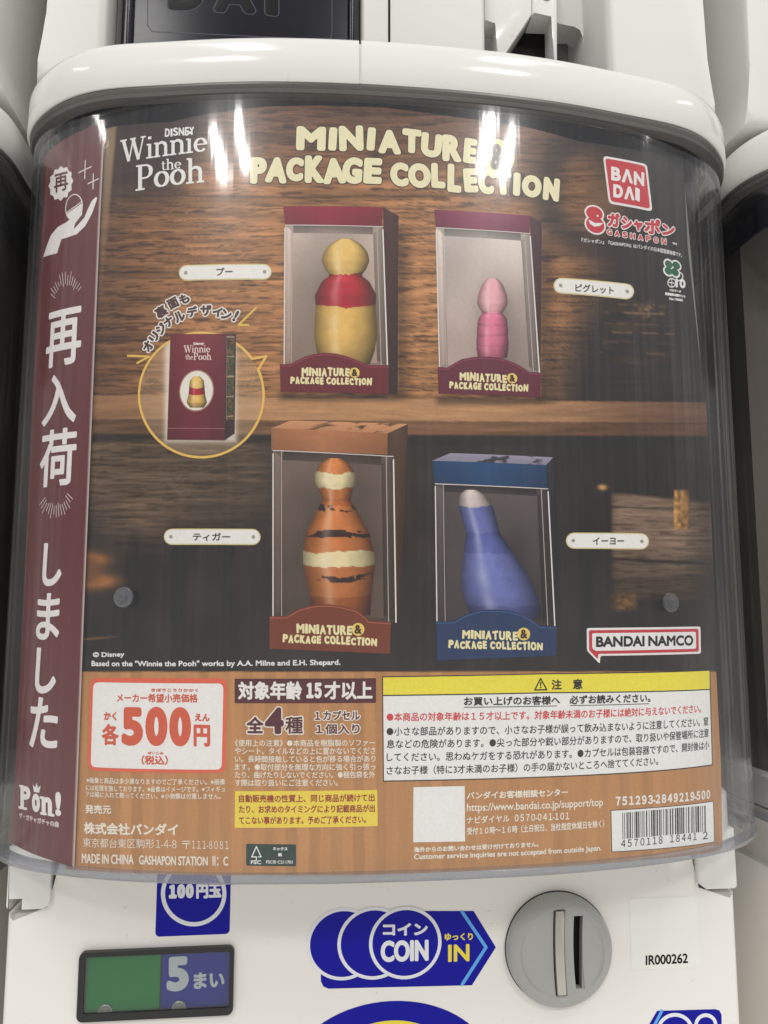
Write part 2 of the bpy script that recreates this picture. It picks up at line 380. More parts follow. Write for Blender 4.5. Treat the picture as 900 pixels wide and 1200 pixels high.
# serif capitals and small letters drawn from thick and thin pen strokes
def _el(cx, cy, rx, ry, a0, a1, n=18):
    a = np.radians(np.linspace(a0, a1, n)); return [(cx+rx*math.cos(t), cy+ry*math.sin(t)) for t in a]
def _bar(x0, x1, y, w=.07): return ([(x0, y), (x1, y)], [w, w])
_o = _el(.33, .31, .245, .27, 0, 360, 37); _ow = [.06+.11*abs(math.cos(math.radians(i*10))) for i in range(37)]
SERIF = {
 'W': (1.22, [([(.08, .97), (.36, .03)], [.17, .15]), ([(.36, .03), (.58, .97)], [.07, .07]), ([(.56, .97), (.84, .03)], [.17, .15]), ([(.84, .03), (1.08, .97)], [.07, .07]), _bar(-.08, .26, .97), _bar(.42, .72, .97), _bar(.95, 1.2, .97)]),
 'i': (.36, [([(.17, .02), (.17, .62)], [.15, .15]), _bar(0, .34, .03), _bar(.02, .18, .6), ([(.17, .82), (.17, .94)], [.17, .17])]),
 'n': (.76, [([(.17, .02), (.17, .62)], [.15, .15]), (_el(.38, .42, .2, .19, 165, 0, 12)+[(.58, .02)], [.06]+[.08]*3+[.12]*4+[.15]*5), _bar(0, .32, .03), _bar(.43, .74, .03), _bar(.02, .18, .6)]),
 'e': (.64, [(_el(.33, .31, .24, .27, 0, 320, 30), [.06+.1*abs(math.cos(math.radians(i*11))) for i in range(30)]), _bar(.1, .57, .33, .06)]),
 't': (.46, [([(.19, .8), (.19, .15), (.24, .06), (.32, .03), (.42, .08)], [.13, .14, .12, .08, .05]), _bar(.02, .4, .6)]),
 'h': (.76, [([(.17, .02), (.17, .98)], [.15, .15]), (_el(.38, .42, .2, .19, 165, 0, 12)+[(.58, .02)], [.06]+[.08]*3+[.12]*4+[.15]*5), _bar(0, .32, .03), _bar(.43, .74, .03), _bar(.02, .18, .96)]),
 'P': (.8, [([(.2, .02), (.2, .97)], [.17, .17]), ([(.2, .95)]+_el(.42, .7, .25, .25, 90, -90, 16)+[(.2, .45)], [.07]*4+[.1]*2+[.16]*6+[.1]*2+[.07]*4), _bar(.0, .4, .03), _bar(.02, .22, .96)]),
 'o': (.68, [(_o, _ow)]), ' ': (.4, []),
}
def serif(ink, t, p0, p1, hp, col, h):
    tot = sum(SERIF[c][0] for c in t); x0 = 0; k = 0
    p0, p1 = np.array(p0, float), np.array(p1, float)
    s, z = ink.sf.st([p0[0], p1[0], p0[0], p1[0]], [p0[1], p1[1], p0[1]-hp, p1[1]-hp])
    def mp(q):
        u = q[:, 0]/tot; v = q[:, 1]; w = np.stack([(1-u)*(1-v), u*(1-v), (1-u)*v, u*v], 1); return w@s, w@z
    for c in t:
        for pts, ws in SERIF[c][1]:
            P = np.array(pts, float)+[x0, 0]; d = np.gradient(P, axis=0); d /= np.hypot(d[:, 0], d[:, 1])[:, None]+1e-9
            o = np.stack([-d[:, 1], d[:, 0]], 1)*(np.array(ws)/2)[:, None]
            Q = np.concatenate([P+o, P-o]); n = len(P); a, b = mp(Q)
            ink.raw(a, b, h+(k % 6)*3e-6, pcol(col), [[i, i+1, n+i+1, n+i] for i in range(n-1)]); k += 1
        x0 += SERIF[c][0]

# ------------------------------------------------------------------ solid helpers
def sweep(sections, i0=0, i1=1399, step=6, cap=True, closed=True, square=0):
    """outline of the case swept with a cross-section of (offset, z) points"""
    idx = list(range(i0, i1, step))+[i1]; bm = bmesh.new(); rows = []
    for i in idx:
        sq_ = square*math.exp(-((abs(PX[i])-.118)/.022)**2) if PY[i] < .06 else square*math.exp(-((.15-.118)/.022)**2)*max(0, 1-(PY[i]-.06)/.03)
        rows.append([bm.verts.new((PX[i]+NX[i]*(o+sq_), PY[i]+NY[i]*(o+sq_), z)) for o, z in sections])
    n = len(sections)
    for a, b in zip(rows, rows[1:]):
        for j in range(n if closed else n-1): bm.faces.new((a[j], b[j], b[(j+1) % n], a[(j+1) % n]))
    if cap and closed: bm.faces.new(rows[0]); bm.faces.new(rows[-1][::-1])
    return bm
def prism(pts, y0, y1, bev=0, seg=2, bm=None):
    """xz outline extruded from y0 (front) to y1, front edges rounded"""
    new = bmesh.new(); P = [Vector((a, b, 0)) for a, b in pts]
    f = [new.verts.new((p.x, y0, p.y)) for p in P]; b = [new.verts.new((p.x, y1, p.y)) for p in P]; n = len(P)
    ff = new.faces.new(f); new.faces.new(b[::-1])
    for i in range(n): new.faces.new((f[i], b[i], b[(i+1) % n], f[(i+1) % n]))
    if bev: bmesh.ops.bevel(new, geom=[e for e in ff.edges], offset=bev, segments=seg, affect='EDGES', profile=.5)
    if bm is None: return new
    me = bpy.data.meshes.new('tmp'); new.to_mesh(me); new.free(); bm.from_mesh(me); bpy.data.meshes.remove(me); return bm
def rrect(x0, z0, x1, z1, r, n=6):
    out = []
    for cx, cz, a0 in ((x1-r, z1-r, 0), (x0+r, z1-r, 90), (x0+r, z0+r, 180), (x1-r, z0+r, 270)):
        for k in range(n+1):
            a = math.radians(a0+90*k/n); out.append((cx+r*math.cos(a), cz+r*math.sin(a)))
    return out
def frame(outer, inner, y0, y1):
    """flat ring with depth between two xz outlines of equal point count"""
    bm = bmesh.new(); n = len(outer)
    R = [[bm.verts.new((p[0], y, p[1])) for p in loop] for loop, y in ((outer, y1), (outer, y0+.0006), ([(a[0]*.97+b[0]*.03, a[1]*.97+b[1]*.03) for a, b in zip(outer, inner)], y0), (inner, y0), (inner, y1))]
    for a, b in zip(R, R[1:]):
        for i in range(n): bm.faces.new((a[i], a[(i+1) % n], b[(i+1) % n], b[i]))
    return bm
def holed(outer, holes, y, depth):
    """flat face with real holes and their side walls"""
    bm = bmesh.new(); vs = []
    for l in [outer]+holes:
        lv = [bm.verts.new((p[0], y, p[1])) for p in l]; vs += lv
        for a, b in zip(lv, lv[1:]+lv[:1]): bm.edges.new((a, b))
    bmesh.ops.triangle_fill(bm, use_beauty=True, use_dissolve=False, edges=bm.edges[:], normal=(0, -1, 0))
    k = len(outer)
    for hl in holes:
        n = len(hl); b = [bm.verts.new((p[0], y+depth, p[1])) for p in hl]
        for i in range(n): bm.faces.new((vs[k+i], vs[k+(i+1) % n], b[(i+1) % n], b[i]))
        k += n
    return bm
def lathe_y(prof, cx, cz, n=72, bm=None):
    """(radius, y) profile turned about a front-to-back axis"""
    bm = bm or bmesh.new(); rows = []
    for r, y in prof:
        rows.append([bm.verts.new((cx+r*math.cos(2*math.pi*i/n), y, cz+r*math.sin(2*math.pi*i/n))) for i in range(n)])
    for a, b in zip(rows, rows[1:]):
        for i in range(n): bm.faces.new((a[i], a[(i+1) % n], b[(i+1) % n], b[i]))
    return bm
YB = .05                      # front plane of the machine bodies
BODY = Flat(YB)
def B(px, py): a, b = BODY.st(px, py); return float(a), float(b)

# ================================================================== the setting
bm = prism([(-1.5, -1.2), (1.5, -1.2), (1.5, 1.2), (-1.5, 1.2)], .34, .36); o = bm_obj('wall', bm, WALL); o['kind'] = 'structure'

# ================================================================== lower machine
def machine(label, main):
    t = thing('capsule_machine', label, 'vending machine', (0, .1, -.2), 'capsule vending machines in a row')
    inv = Matrix.Translation((0, -.1, .2))
    def P(o): o.matrix_parent_inverse = inv; return o
    P(bm_obj('clear_case', sweep([(0, .0058), (0, .2840)], closed=False, step=4), CLEAR, t, True))
    P(bm_obj('clear_case_inner_face', sweep([(-.0018, .0079), (-.0018, .2840)], closed=False, step=4), CLEAR, t, True))
    P(bm_obj('case_rim', sweep([(-.004, .0044), (-.0012, .0044), (.0002, .0050), (.0008, .0060), (.0008, .0070), (-.0002, .0076), (-.004, .0076)]), RIM, t, True))
    i_s = int(np.argmin(np.abs(PX+.0167)))
    sec = [(-.006, .2862), (.0014, .2860), (.0023, .2872), (.0021, .3004), (.0013, .3030), (-.0010, .3052), (-.0060, .3084), (-.0130, .3120), (-.030, .3126), (-.030, .3010), (-.006, .3010)]
    P(bm_obj('lid', sweep(sec, 0, i_s-1, square=.0035), WHITE, t, True))
    sec2 = [(a-.0002, z+.0002) for a, z in sec]
    P(bm_obj('lid', sweep(sec2, i_s+1, 1399, square=.0035), WHITE, t, True))
    P(bm_obj('lid_seam', sweep([(-.006, .2864), (.0010, .2864), (.0014, .2875), (.0012, .3004), (.0003, .3026), (-.002, .3044), (-.006, .2992)], i_s-4, i_s+4, 2), WHITE, t, True))
    P(bm_obj('lid_gasket', sweep([(-.004, .2822), (.0004, .2824), (.0010, .2832), (.0004, .2842), (.0012, .2852), (.0012, .2861), (-.004, .2861)], square=.003), GASK, t, True))
    P(bm_obj('inner_collar', sweep([(-.0105, .2662), (-.0095, .2662), (-.0085, .2855), (-.0105, .2855)]), NAVY, t, True))
    # roof under the lid and dark lining behind the display
    P(bm_obj('case_roof', prism([(-.142, .2866), (.142, .2866), (.142, .2896), (-.142, .2896)], .034, .2), NAVY, t))
    P(bm_obj('back_lining', prism([(-.138, .012), (.138, .012), (.138, .285), (-.138, .285)], .150 if main else .075, .2), LINER, t))
    # tray the capsules stand on
    P(bm_obj('case_floor', sweep([(-.012, .0068), (-.010, .0068), (-.010, .020), (-.014, .024), (-.030, .026), (-.032, .0068)]), WHITE, t, True))
    P(bm_obj('case_floor_plate', prism([(-.125, .0070), (.125, .0070), (.125, .0150), (-.125, .0150)], .034, .2), WHITE, t))
    # ivory lower body with a notch at each top corner for the latches
    lx0, lz0 = B(62.5, 1070); rx0, rz0 = B(813, 1047)
    xl, xr = -.1425, .1395
    out = [(xl, -.2), (xr, -.2), (xr, rz0), (rx0, rz0), (rx0, .0053), (lx0, .0053), (lx0, lz0), (xl, lz0)]
    bm = prism(out, YB, .30, .0022, 3)
    prism([(xl+.004, lz0-.002), (lx0+.002, lz0-.002), (lx0+.002, .0052), (xl+.004, .0052)], YB+.010, .299, bm=bm)
    prism([(rx0-.002, rz0-.002), (xr-.004, rz0-.002), (xr-.004, .0052), (rx0-.002, .0052)], YB+.010, .299, bm=bm)
    P(bm_obj('lower_body', bm, WHITE2, t, True))
    zl = B(30, 1063)[1]
    c = B(13, 1051); d = B(28, 1063)
    bm = prism([(xl+.0004, zl+.0012), (xl+.0014, zl), (c[0], zl), (c[0], c[1]), (d[0], c[1]), (d[0], zl), (lx0-.0034, zl), (lx0-.0016, zl+.0008), (lx0-.0009, zl+.0026), (lx0-.0009, .0070), (xl+.0004, .0070)], YB-.0025, YB+.0098)
    P(bm_obj('latch', bm, WHITE, t, True))
    zr = B(840, 1040)[1]
    bm = prism([(rx0+.0045, zr), (xr-.0012, zr), (xr-.0003, zr+.0006), (xr, zr+.0014), (xr, .0060), (rx0+.0010, .0060), (rx0+.0010, zr+.0026)], YB-.0025, YB+.0098, .0008, 2)
    P(bm_obj('latch', bm, WHITE, t, True))
    return t, P

M0, P0 = machine('middle ivory capsule machine with clear bulging case, coin dial and blue stickers', True)

# clear round bosses moulded into the case front
SHELL = Curved(.0004)
for px, py in ((145, 700), (785, 706)):
    s, z = SHELL.st(px, py); i = int(np.argmin(np.abs(SHELL.s-s)))
    cx, cyy = SHELL.x[i], SHELL.y[i]; nv = Vector((NX[i], NY[i], 0)); tv = Vector((-NY[i], NX[i], 0))
    bm = bmesh.new(); rows = []
    for r, hh in ((.0036, .0), (.0034, .0008), (.0028, .0010), (.0014, .0006), (.0012, .0013), (.0002, .0014)):
        rows.append([bm.verts.new(Vector((cx, cyy, z))+nv*hh+tv*r*math.cos(a)+Vector((0, 0, r*math.sin(a)))) for a in np.linspace(0, 2*math.pi, 28, endpoint=False)])
    for a, b in zip(rows, rows[1:]):
        for k in range(28): bm.faces.new((a[k], a[(k+1) % 28], b[(k+1) % 28], b[k]))
    P0(bm_obj('case_boss', bm, RIM, M0, True))

# coin count window
def quadpx(x0, y0, x1, y1): a = B(x0, y1); b = B(x1, y0); return a[0], a[1], b[0], b[1]
x0, z0, x1, z1 = quadpx(91, 1112, 275, 1192); zs = B(183, 1110)[1]; zb = B(183, 1192)[1]
SL = (B(275, 1106.5)[1]-B(91, 1113.5)[1])/(x1-x0)     # the face is level; kept for reference
oz0, oz1 = B(183, 1191)[1], B(183, 1110)[1]
outer = rrect(x0, oz0, x1, oz1, .0022); inner = rrect(x0+.0022, oz0+.0028, x1-.0016, oz1-.0018, .0010)
P0(bm_obj('coin_window_frame', frame(outer, inner, YB-.0022, YB-.0001), BLACK, M0, True))
CW = Flat(YB-.0003); ink = Ink(CW)
xm = B(188.5, 1150)[0]; gx0 = B(102, 1150)[0]
ink.poly([(x0+.0008, oz0+.0008), (gx0, oz0+.0008), (gx0, oz1-.0008), (x0+.0008, oz1-.0008)], (96, 96, 92), 0, st=True)
def sq(sf, x0, z0, x1, z1): return [(x0, z0), (x1, z0), (x1, z1), (x0, z1)]
ink.poly(sq(CW, gx0, oz0+.001, xm, oz1-.001), (36, 140, 66), 4e-5, st=True); ink.poly(sq(CW, xm, oz0+.001, x1-.001, oz1-.001), (18, 48, 160), 4e-5, st=True)
ink.poly(sq(CW, xm-.0003, oz0+.001, xm+.0003, oz1-.001), (20, 60, 50), 7e-5, st=True)
pan = P0(ink.build('coin_count_panel', M0, VINYL))
ink = Ink(CW)
ink.text('5', (195.5, 1162), (221, 1160.5), 40, (226, 228, 232), 9e-5, 2.6); ink.text('まい', (227, 1159), (263, 1157), 19, (222, 224, 228), 9e-5, .8)
ink.build('lettering', pan, VINYL).matrix_parent_inverse = Matrix.Identity(4)
for px in (124, 210):
    cx, cz = B(px, 1180)
    P0(bm_obj('coin', lathe_y([(.0001, YB-.0011), (.0018, YB-.0011), (.0022, YB-.0014), (.0026, YB-.0012), (.0026, YB-.0005)], cx, oz0+.0028, 36), STEEL, M0, True))
P0(bm_obj('coin_window_cover', prism(inner, YB-.0018, YB-.0016), COVER, M0))

# the coin slot dial
cx, cz = B(653.5, 1110); R0 = .0207
arc = lambda x, h, w, n=10: [(x+.0009-.0018*(1-(2*k/n-1)**2)*.5, -h+2*h*k/n) for k in range(n+1)]
def slot(xo, zc, h, w):
    L = [(cx+xo-.0006*(1-(2*k/10-1)**2), cz+zc-h+2*h*k/10) for k in range(11)]
    return L+[(p[0]+w, p[1]) for p in L[::-1]]
yd = YB-.0058
ring = [(cx+(R0-.0048)*math.cos(2*math.pi*i/72), cz+(R0-.0048)*math.sin(2*math.pi*i/72)) for i in range(72)]
h1 = slot(-.0030, 0.0004, .0158, .0046); h2 = slot(.0050, .0002, .0132, .0036)
bm = holed(ring, [h1, h2], yd, .0035)
lathe_y([(R0-.0048, yd), (R0-.0040, yd-.0007), (R0-.0030, yd-.0006), (R0-.0006, YB-.0042), (R0, YB-.0034), (R0+.0002, YB+.0002)], cx, cz, 72, bm)
bmesh.ops.remove_doubles(bm, verts=bm.verts, dist=1e-6)
dial = P0(bm_obj('coin_dial', bm, GREY, M0, True))
bm = prism(rrect(cx-.009, cz-.0162, cx+.010, cz+.0162, .002), yd+.0036, yd+.0046); bm_obj('slot_back', bm, HOLE, dial).matrix_parent_inverse = Matrix.Identity(4)
g = slot(-.0024, .0004, .0152, .0034)
bm = prism(g, yd-.0012, yd+.0035, .0004, 2); bm_obj('coin_guide', bm, STEEL, dial, True).matrix_parent_inverse = Matrix.Identity(4)
bm = prism([(cx+.0074, cz-.0130), (cx+.0088, cz-.0130), (cx+.0088, cz), (cx+.0083, cz+.0112), (cx+.0078, cz)], yd+.0002, yd+.0034); bm_obj('slot_lip', bm, GREYD, dial).matrix_parent_inverse = Matrix.Identity(4)
bm_obj('dial_gap', lathe_y([(R0-.0012, YB-.0004), (R0+.00045, YB-.0004), (R0+.00045, YB+.0002)], cx, cz, 72), HOLE, dial).matrix_parent_inverse = Matrix.Identity(4)

# stickers on the lower body
BLUE, WHT, YEL = (2, 10, 152), (228, 230, 236), (246, 226, 70)
def sticker(name, fn, letter=None):
    ink = Ink(BODY); fn(ink); o = P0(ink.build(name, M0, VINYL))
    if letter:
        ink = Ink(BODY); letter(ink); ink.build('lettering', o, VINYL).matrix_parent_inverse = Matrix.Identity(4)
    return o
H1, H2, H3 = 8e-5, 1.4e-4, 2e-4
xa, za, xb, zb2 = quadpx(182, 1010, 271, 1096)
sticker('coin_value_sticker', lambda k: (k.poly(rrect(xa, B(226, 1096)[1], xb, .0045, .0016), BLUE, H1, st=True),
    k.ring([(227+36*math.cos(a), 1047+36*math.sin(a)) for a in np.linspace(0, 2*math.pi, 48, endpoint=False)], 2.2, WHT, H2)),
    lambda k: (k.text('１００', (198, 1053), (227, 1052), 16.5, WHT, H3, 1.5, sp=.72), k.text('円玉', (230, 1053), (259.5, 1052), 17, WHT, H3, .9)))
def coin_st(k):
    k.poly([(376, 1120), (376, 1150), (379, 1156), (385, 1158.5), (553, 1154.5), (581, 1110), (555, 1067.5), (400, 1067.5)], BLUE, H1)
    for i, (cxx, cyy) in enumerate(((402, 1106), (438, 1105), (475, 1104.5))):
        h = H2+i*9e-5; k.disc(cxx, cyy, 42.5, WHT, h-4e-5, 56); k.disc(cxx, cyy, 38.5, BLUE, h, 56)
    k.ring([(541.5, 1068.5), (569.5, 1110), (541.5, 1153.5)], 1.8, (92, 165, 232), H2, closed=False)
def coin_tx(k):
    h = H2+3.2e-4
    k.text('コイン', (448.5, 1096), (501, 1095.5), 14.5, WHT, h, .8); k.text('COIN', (446, 1127), (502, 1125.5), 25, WHT, h, 1.2)
    k.text('ゆっくり', (521, 1102), (554, 1101.5), 8.5, YEL, H3, .35); k.text('IN', (525, 1127), (550, 1126), 20, YEL, H3, .8)
sticker('coin_insert_sticker', coin_st, coin_tx)
def arc_st(k):
    k.disc(458, 1262, 122, BLUE, H1, 72, ry=90); k.disc(458, 1271, 88, YEL, H2, 72, ry=76)
sticker('round_sticker', arc_st)
def corner_st(k):
    k.poly([(752, 1215), (770, 1184.5), (838, 1182.5), (843, 1184), (845.5, 1189), (846, 1240), (752, 1240)], BLUE, H1)
    k.ring([(757, 1220), (775.5, 1184.5)], 1.7, (92, 165, 232), H2, closed=False)
    for a_, b_, r_ in ((791, 1209, 20), (827, 1201, 11.5)):
        k.ring([(a_+r_*math.cos(a), b_+r_*math.sin(a)) for a in np.linspace(0, 2*math.pi, 40, endpoint=False)], 2, WHT, H2)
sticker('corner_sticker', corner_st)
def qr_st(k):
    a = B(740, 1137); b = B(817, 1050); k.poly(rrect(a[0], a[1], b[0], b[1], .0016), (238, 237, 230), H1, st=True)
sticker('serial_number_sticker', qr_st, lambda k: k.text('IR000262', (756.5, 1131), (806, 1128.5), 11.5, (38, 36, 34), H2, .35))

# ================================================================== upper machine (stands on the lid)
def upper(label):
    t = thing('capsule_machine', label, 'vending machine', (0, .1, .304), 'upper tier capsule machines'); inv = Matrix.Translation((0, -.1, -.304))
    def P(o): o.matrix_parent_inverse = inv; return o
    ZB, ZT = .3127, .52
    xl = B(58, 20)[0]; xr = B(822, 40)[0]
    fx0 = B(128, 20)[0]; fx1 = B(424, 20)[0]; mx1 = B(567, 30)[0]; ox1 = B(708, 40)[0]
    bm = bmesh.new()
    prism([(xl-.0035, ZB), (fx0, ZB), (fx0, ZT), (xl, ZT), (xl, ZB+.030), (xl-.0012, ZB+.018), (xl-.0024, ZB+.008)], YB-.004, .30, .004, 3, bm)
    prism([(fx1, ZB), (mx1, ZB), (mx1, ZT), (fx1, ZT)], YB-.002, .30, .0016, 3, bm)
    prism([(ox1, ZB), (xr+.0035, ZB), (xr+.0024, ZB+.008), (xr+.0012, ZB+.018), (xr, ZB+.030), (xr, ZT), (ox1, ZT)], YB-.004, .30, .004, 3, bm)
    prism([(fx0-.001, ZB), (ox1+.001, ZB), (ox1+.001, ZT-.01), (fx0-.001, ZT-.01)], YB+.055, .299, bm=bm)
    P(bm_obj('upper_body', bm, WHITE3, t, True))
    sx = B(455.5, 30)[0]
    P(bm_obj('panel_seam', prism([(sx-.0005, ZB), (sx+.0005, ZB), (sx+.0005, ZT-.02), (sx-.0005, ZT-.02)], YB-.00215, YB), HOLE, t))
    # smoked outlet flap between the pillars
    P(bm_obj('flap_surround', prism([(fx0+.0004, ZB), (fx1-.0004, ZB), (fx1-.0004, ZT-.02), (fx0+.0004, ZT-.02)], YB+.012, YB+.02), GREYD, t))
    F = Flat(YB+.004)
    a = [float(v) for v in F.st(141, 30)]; b = [float(v) for v in F.st(412, 30)]
    fl = P(bm_obj('outlet_flap', prism([(a[0], ZB), (b[0], ZB), (b[0], ZT-.03), (a[0], ZT-.03)], YB+.004, YB+.011, .002, 3), FLAP, t, True))
    for q0, q1 in ((a[0]+.001, a[0]+.0032), (b[0]-.0032, b[0]-.001)):
        bm_obj('flap_rib', prism([(q0+.002, ZB), (q1+.002, ZB), (q1+.002, ZT-.034), (q0+.002, ZT-.034)], YB+.0015, YB+.0039, .0006, 2), NAVY, fl, True).matrix_parent_inverse = Matrix.Identity(4)
    ink = Ink(F)
    for c, x0_, x1_, y_ in (('D', 195, 241, 13), ('A', 249, 301, 16), ('I', 309, 328, 19)):
        ink.text(c, (x0_, y_), (x1_, y_+2.5), 46, (74, 74, 82), 6e-5, 5.5); ink.text(c, (x0_+1.5, y_-1.5), (x1_-1.5, y_+1), 43, (30, 30, 40), 1.2e-4, 4.2)  # flat pale outlines painted for light catching the embossed edges
    ink.ring([(173, -30), (173, 30), (178, 37), (386, 47), (389, 40), (389, -30)], .6, (80, 80, 86), 6e-5, closed=False)
    ink.build('painted_emboss_lettering', fl, VINYL).matrix_parent_inverse = Matrix.Identity(4)
    # open chute: grey recess with a three-cornered ramp
    ox0 = mx1
    G = Flat(YB+.030)
    gp = lambda x, y: tuple(float(v) for v in G.st(x, y))
    P(bm_obj('chute_lining', prism([(ox0-.004, ZB), (ox1+.004, ZB), (ox1+.004, ZT-.02), (ox0-.004, ZT-.02)], YB+.048, YB+.054), GREYD, t))
    P(bm_obj('chute_arch', prism([gp(651, 110), gp(651, 35), gp(662, 34), gp(676, 36), gp(682, 47), gp(682, 110), gp(730, 110), gp(730, -40), gp(520, -40), gp(520, 28), gp(580, 30), gp(580, -38), gp(648, -38), gp(648, 110)][2:-2] if False else [gp(683, 120), gp(683, 50), gp(679, 40), gp(671, 35), gp(655, 35), gp(640, 34), gp(640, -60), gp(740, -60), gp(740, 120)], YB+.026, YB+.040, .0015, 2), WHITE, t, True))
    D = Flat(YB+.012); dp = lambda x, y: tuple(float(v) for v in D.st(x, y))
    tri_o = [dp(586, 72), dp(623, 17), dp(623, -60), dp(651, -60), dp(651, 80)]
    bm = bmesh.new()
    prism([dp(581, 82), dp(622, 20), dp(622, -60), dp(580, -60), dp(566, -60), dp(566, 29), dp(581, 29)], YB+.010, YB+.0216, .0008, 2, bm)
    prism([dp(622, 22), dp(622, -60), dp(651, -60), dp(651, 90), dp(646.5, 90), dp(645.5, 23)], YB+.009, YB+.0216, .0008, 2, bm)
    P(bm_obj('chute_ramp', bm, WHITE, t, True))
    P(bm_obj('chute_shade_panel', prism([dp(574, 96), dp(616, 20), dp(648, 18), dp(650, 96)], YB+.0217, YB+.0228), HOLE, t))  # dark slab painted in for the shade deep in the chute
    bm = lathe_y([(.0001, YB+.0086), (.0024, YB+.0086), (.0026, YB+.0091)], *dp(638, 1), 24); P(bm_obj('screw_cap', bm, GREYD, t, True))
    return t, P
U0, PU = upper('white capsule machine on top of the middle one, smoked outlet flap and open chute')

# ================================================================== neighbours along the row
PITCH_X = .3105
N1, PN = machine('dark-cased capsule machine cut off by the left edge, beside the red strip', False)
N1.location.x -= PITCH_X; N1.location.z -= .005
N2 = copy_tree(N1); N2.location.x = PITCH_X; N2.location.z += .005; N2['label'] = 'dark-cased capsule machine cut off by the right edge of the photo'
U1 = copy_tree(U0); U1.location.x = -PITCH_X; U1.location.z -= .005; U1['label'] = 'white upper machine at top left, only its side pillar showing'
U2 = copy_tree(U0); U2.location.x = PITCH_X; U2['label'] = 'white upper machine at top right, only its side pillar showing'
# ================================================================== the display card inside the middle case
CARD = Curved(-.0034)
card_t = thing('display_card', 'printed poster card of boxed figures on wooden shelves inside the clear case', 'poster', (0, .0034, .008))
INVC = Matrix.Translation((0, -.0034, -.008))
def PC(o, parent=None):
    o.matrix_parent_inverse = INVC if o.parent is card_t else Matrix.Identity(4); return o

def vnoise(x, y, seed):
    xi, yi = np.floor(x).astype(int), np.floor(y).astype(int); fx, fy = x-xi, y-yi
    fx, fy = fx*fx*(3-2*fx), fy*fy*(3-2*fy)
    def hsh(a, b):
        n = (a*374761393 + b*668265263 + seed*1442695) & 0x7fffffff
        n = ((n ^ (n >> 13))*1274126177) & 0x7fffffff
        return ((n ^ (n >> 16)) & 0xffff)/65535
    return (hsh(xi, yi)*(1-fx)+hsh(xi+1, yi)*fx)*(1-fy) + (hsh(xi, yi+1)*(1-fx)+hsh(xi+1, yi+1)*fx)*fy
def fbm(x, y, seed, o=4):
    r, a = 0, .5
    for k in range(o): r = r+a*vnoise(x*2**k, y*2**k, seed+k*17); a *= .5
    return r/(1-.5**o)
def sm(a, b, x): t = np.clip((x-a)/(b-a), 0, 1); return t*t*(3-2*t)
def mix(a, b, t): return a*(1-t[..., None])+np.array(b, float)*t[..., None] if not isinstance(b, np.ndarray) or b.ndim == 1 else a*(1-t[..., None])+b*t[..., None]

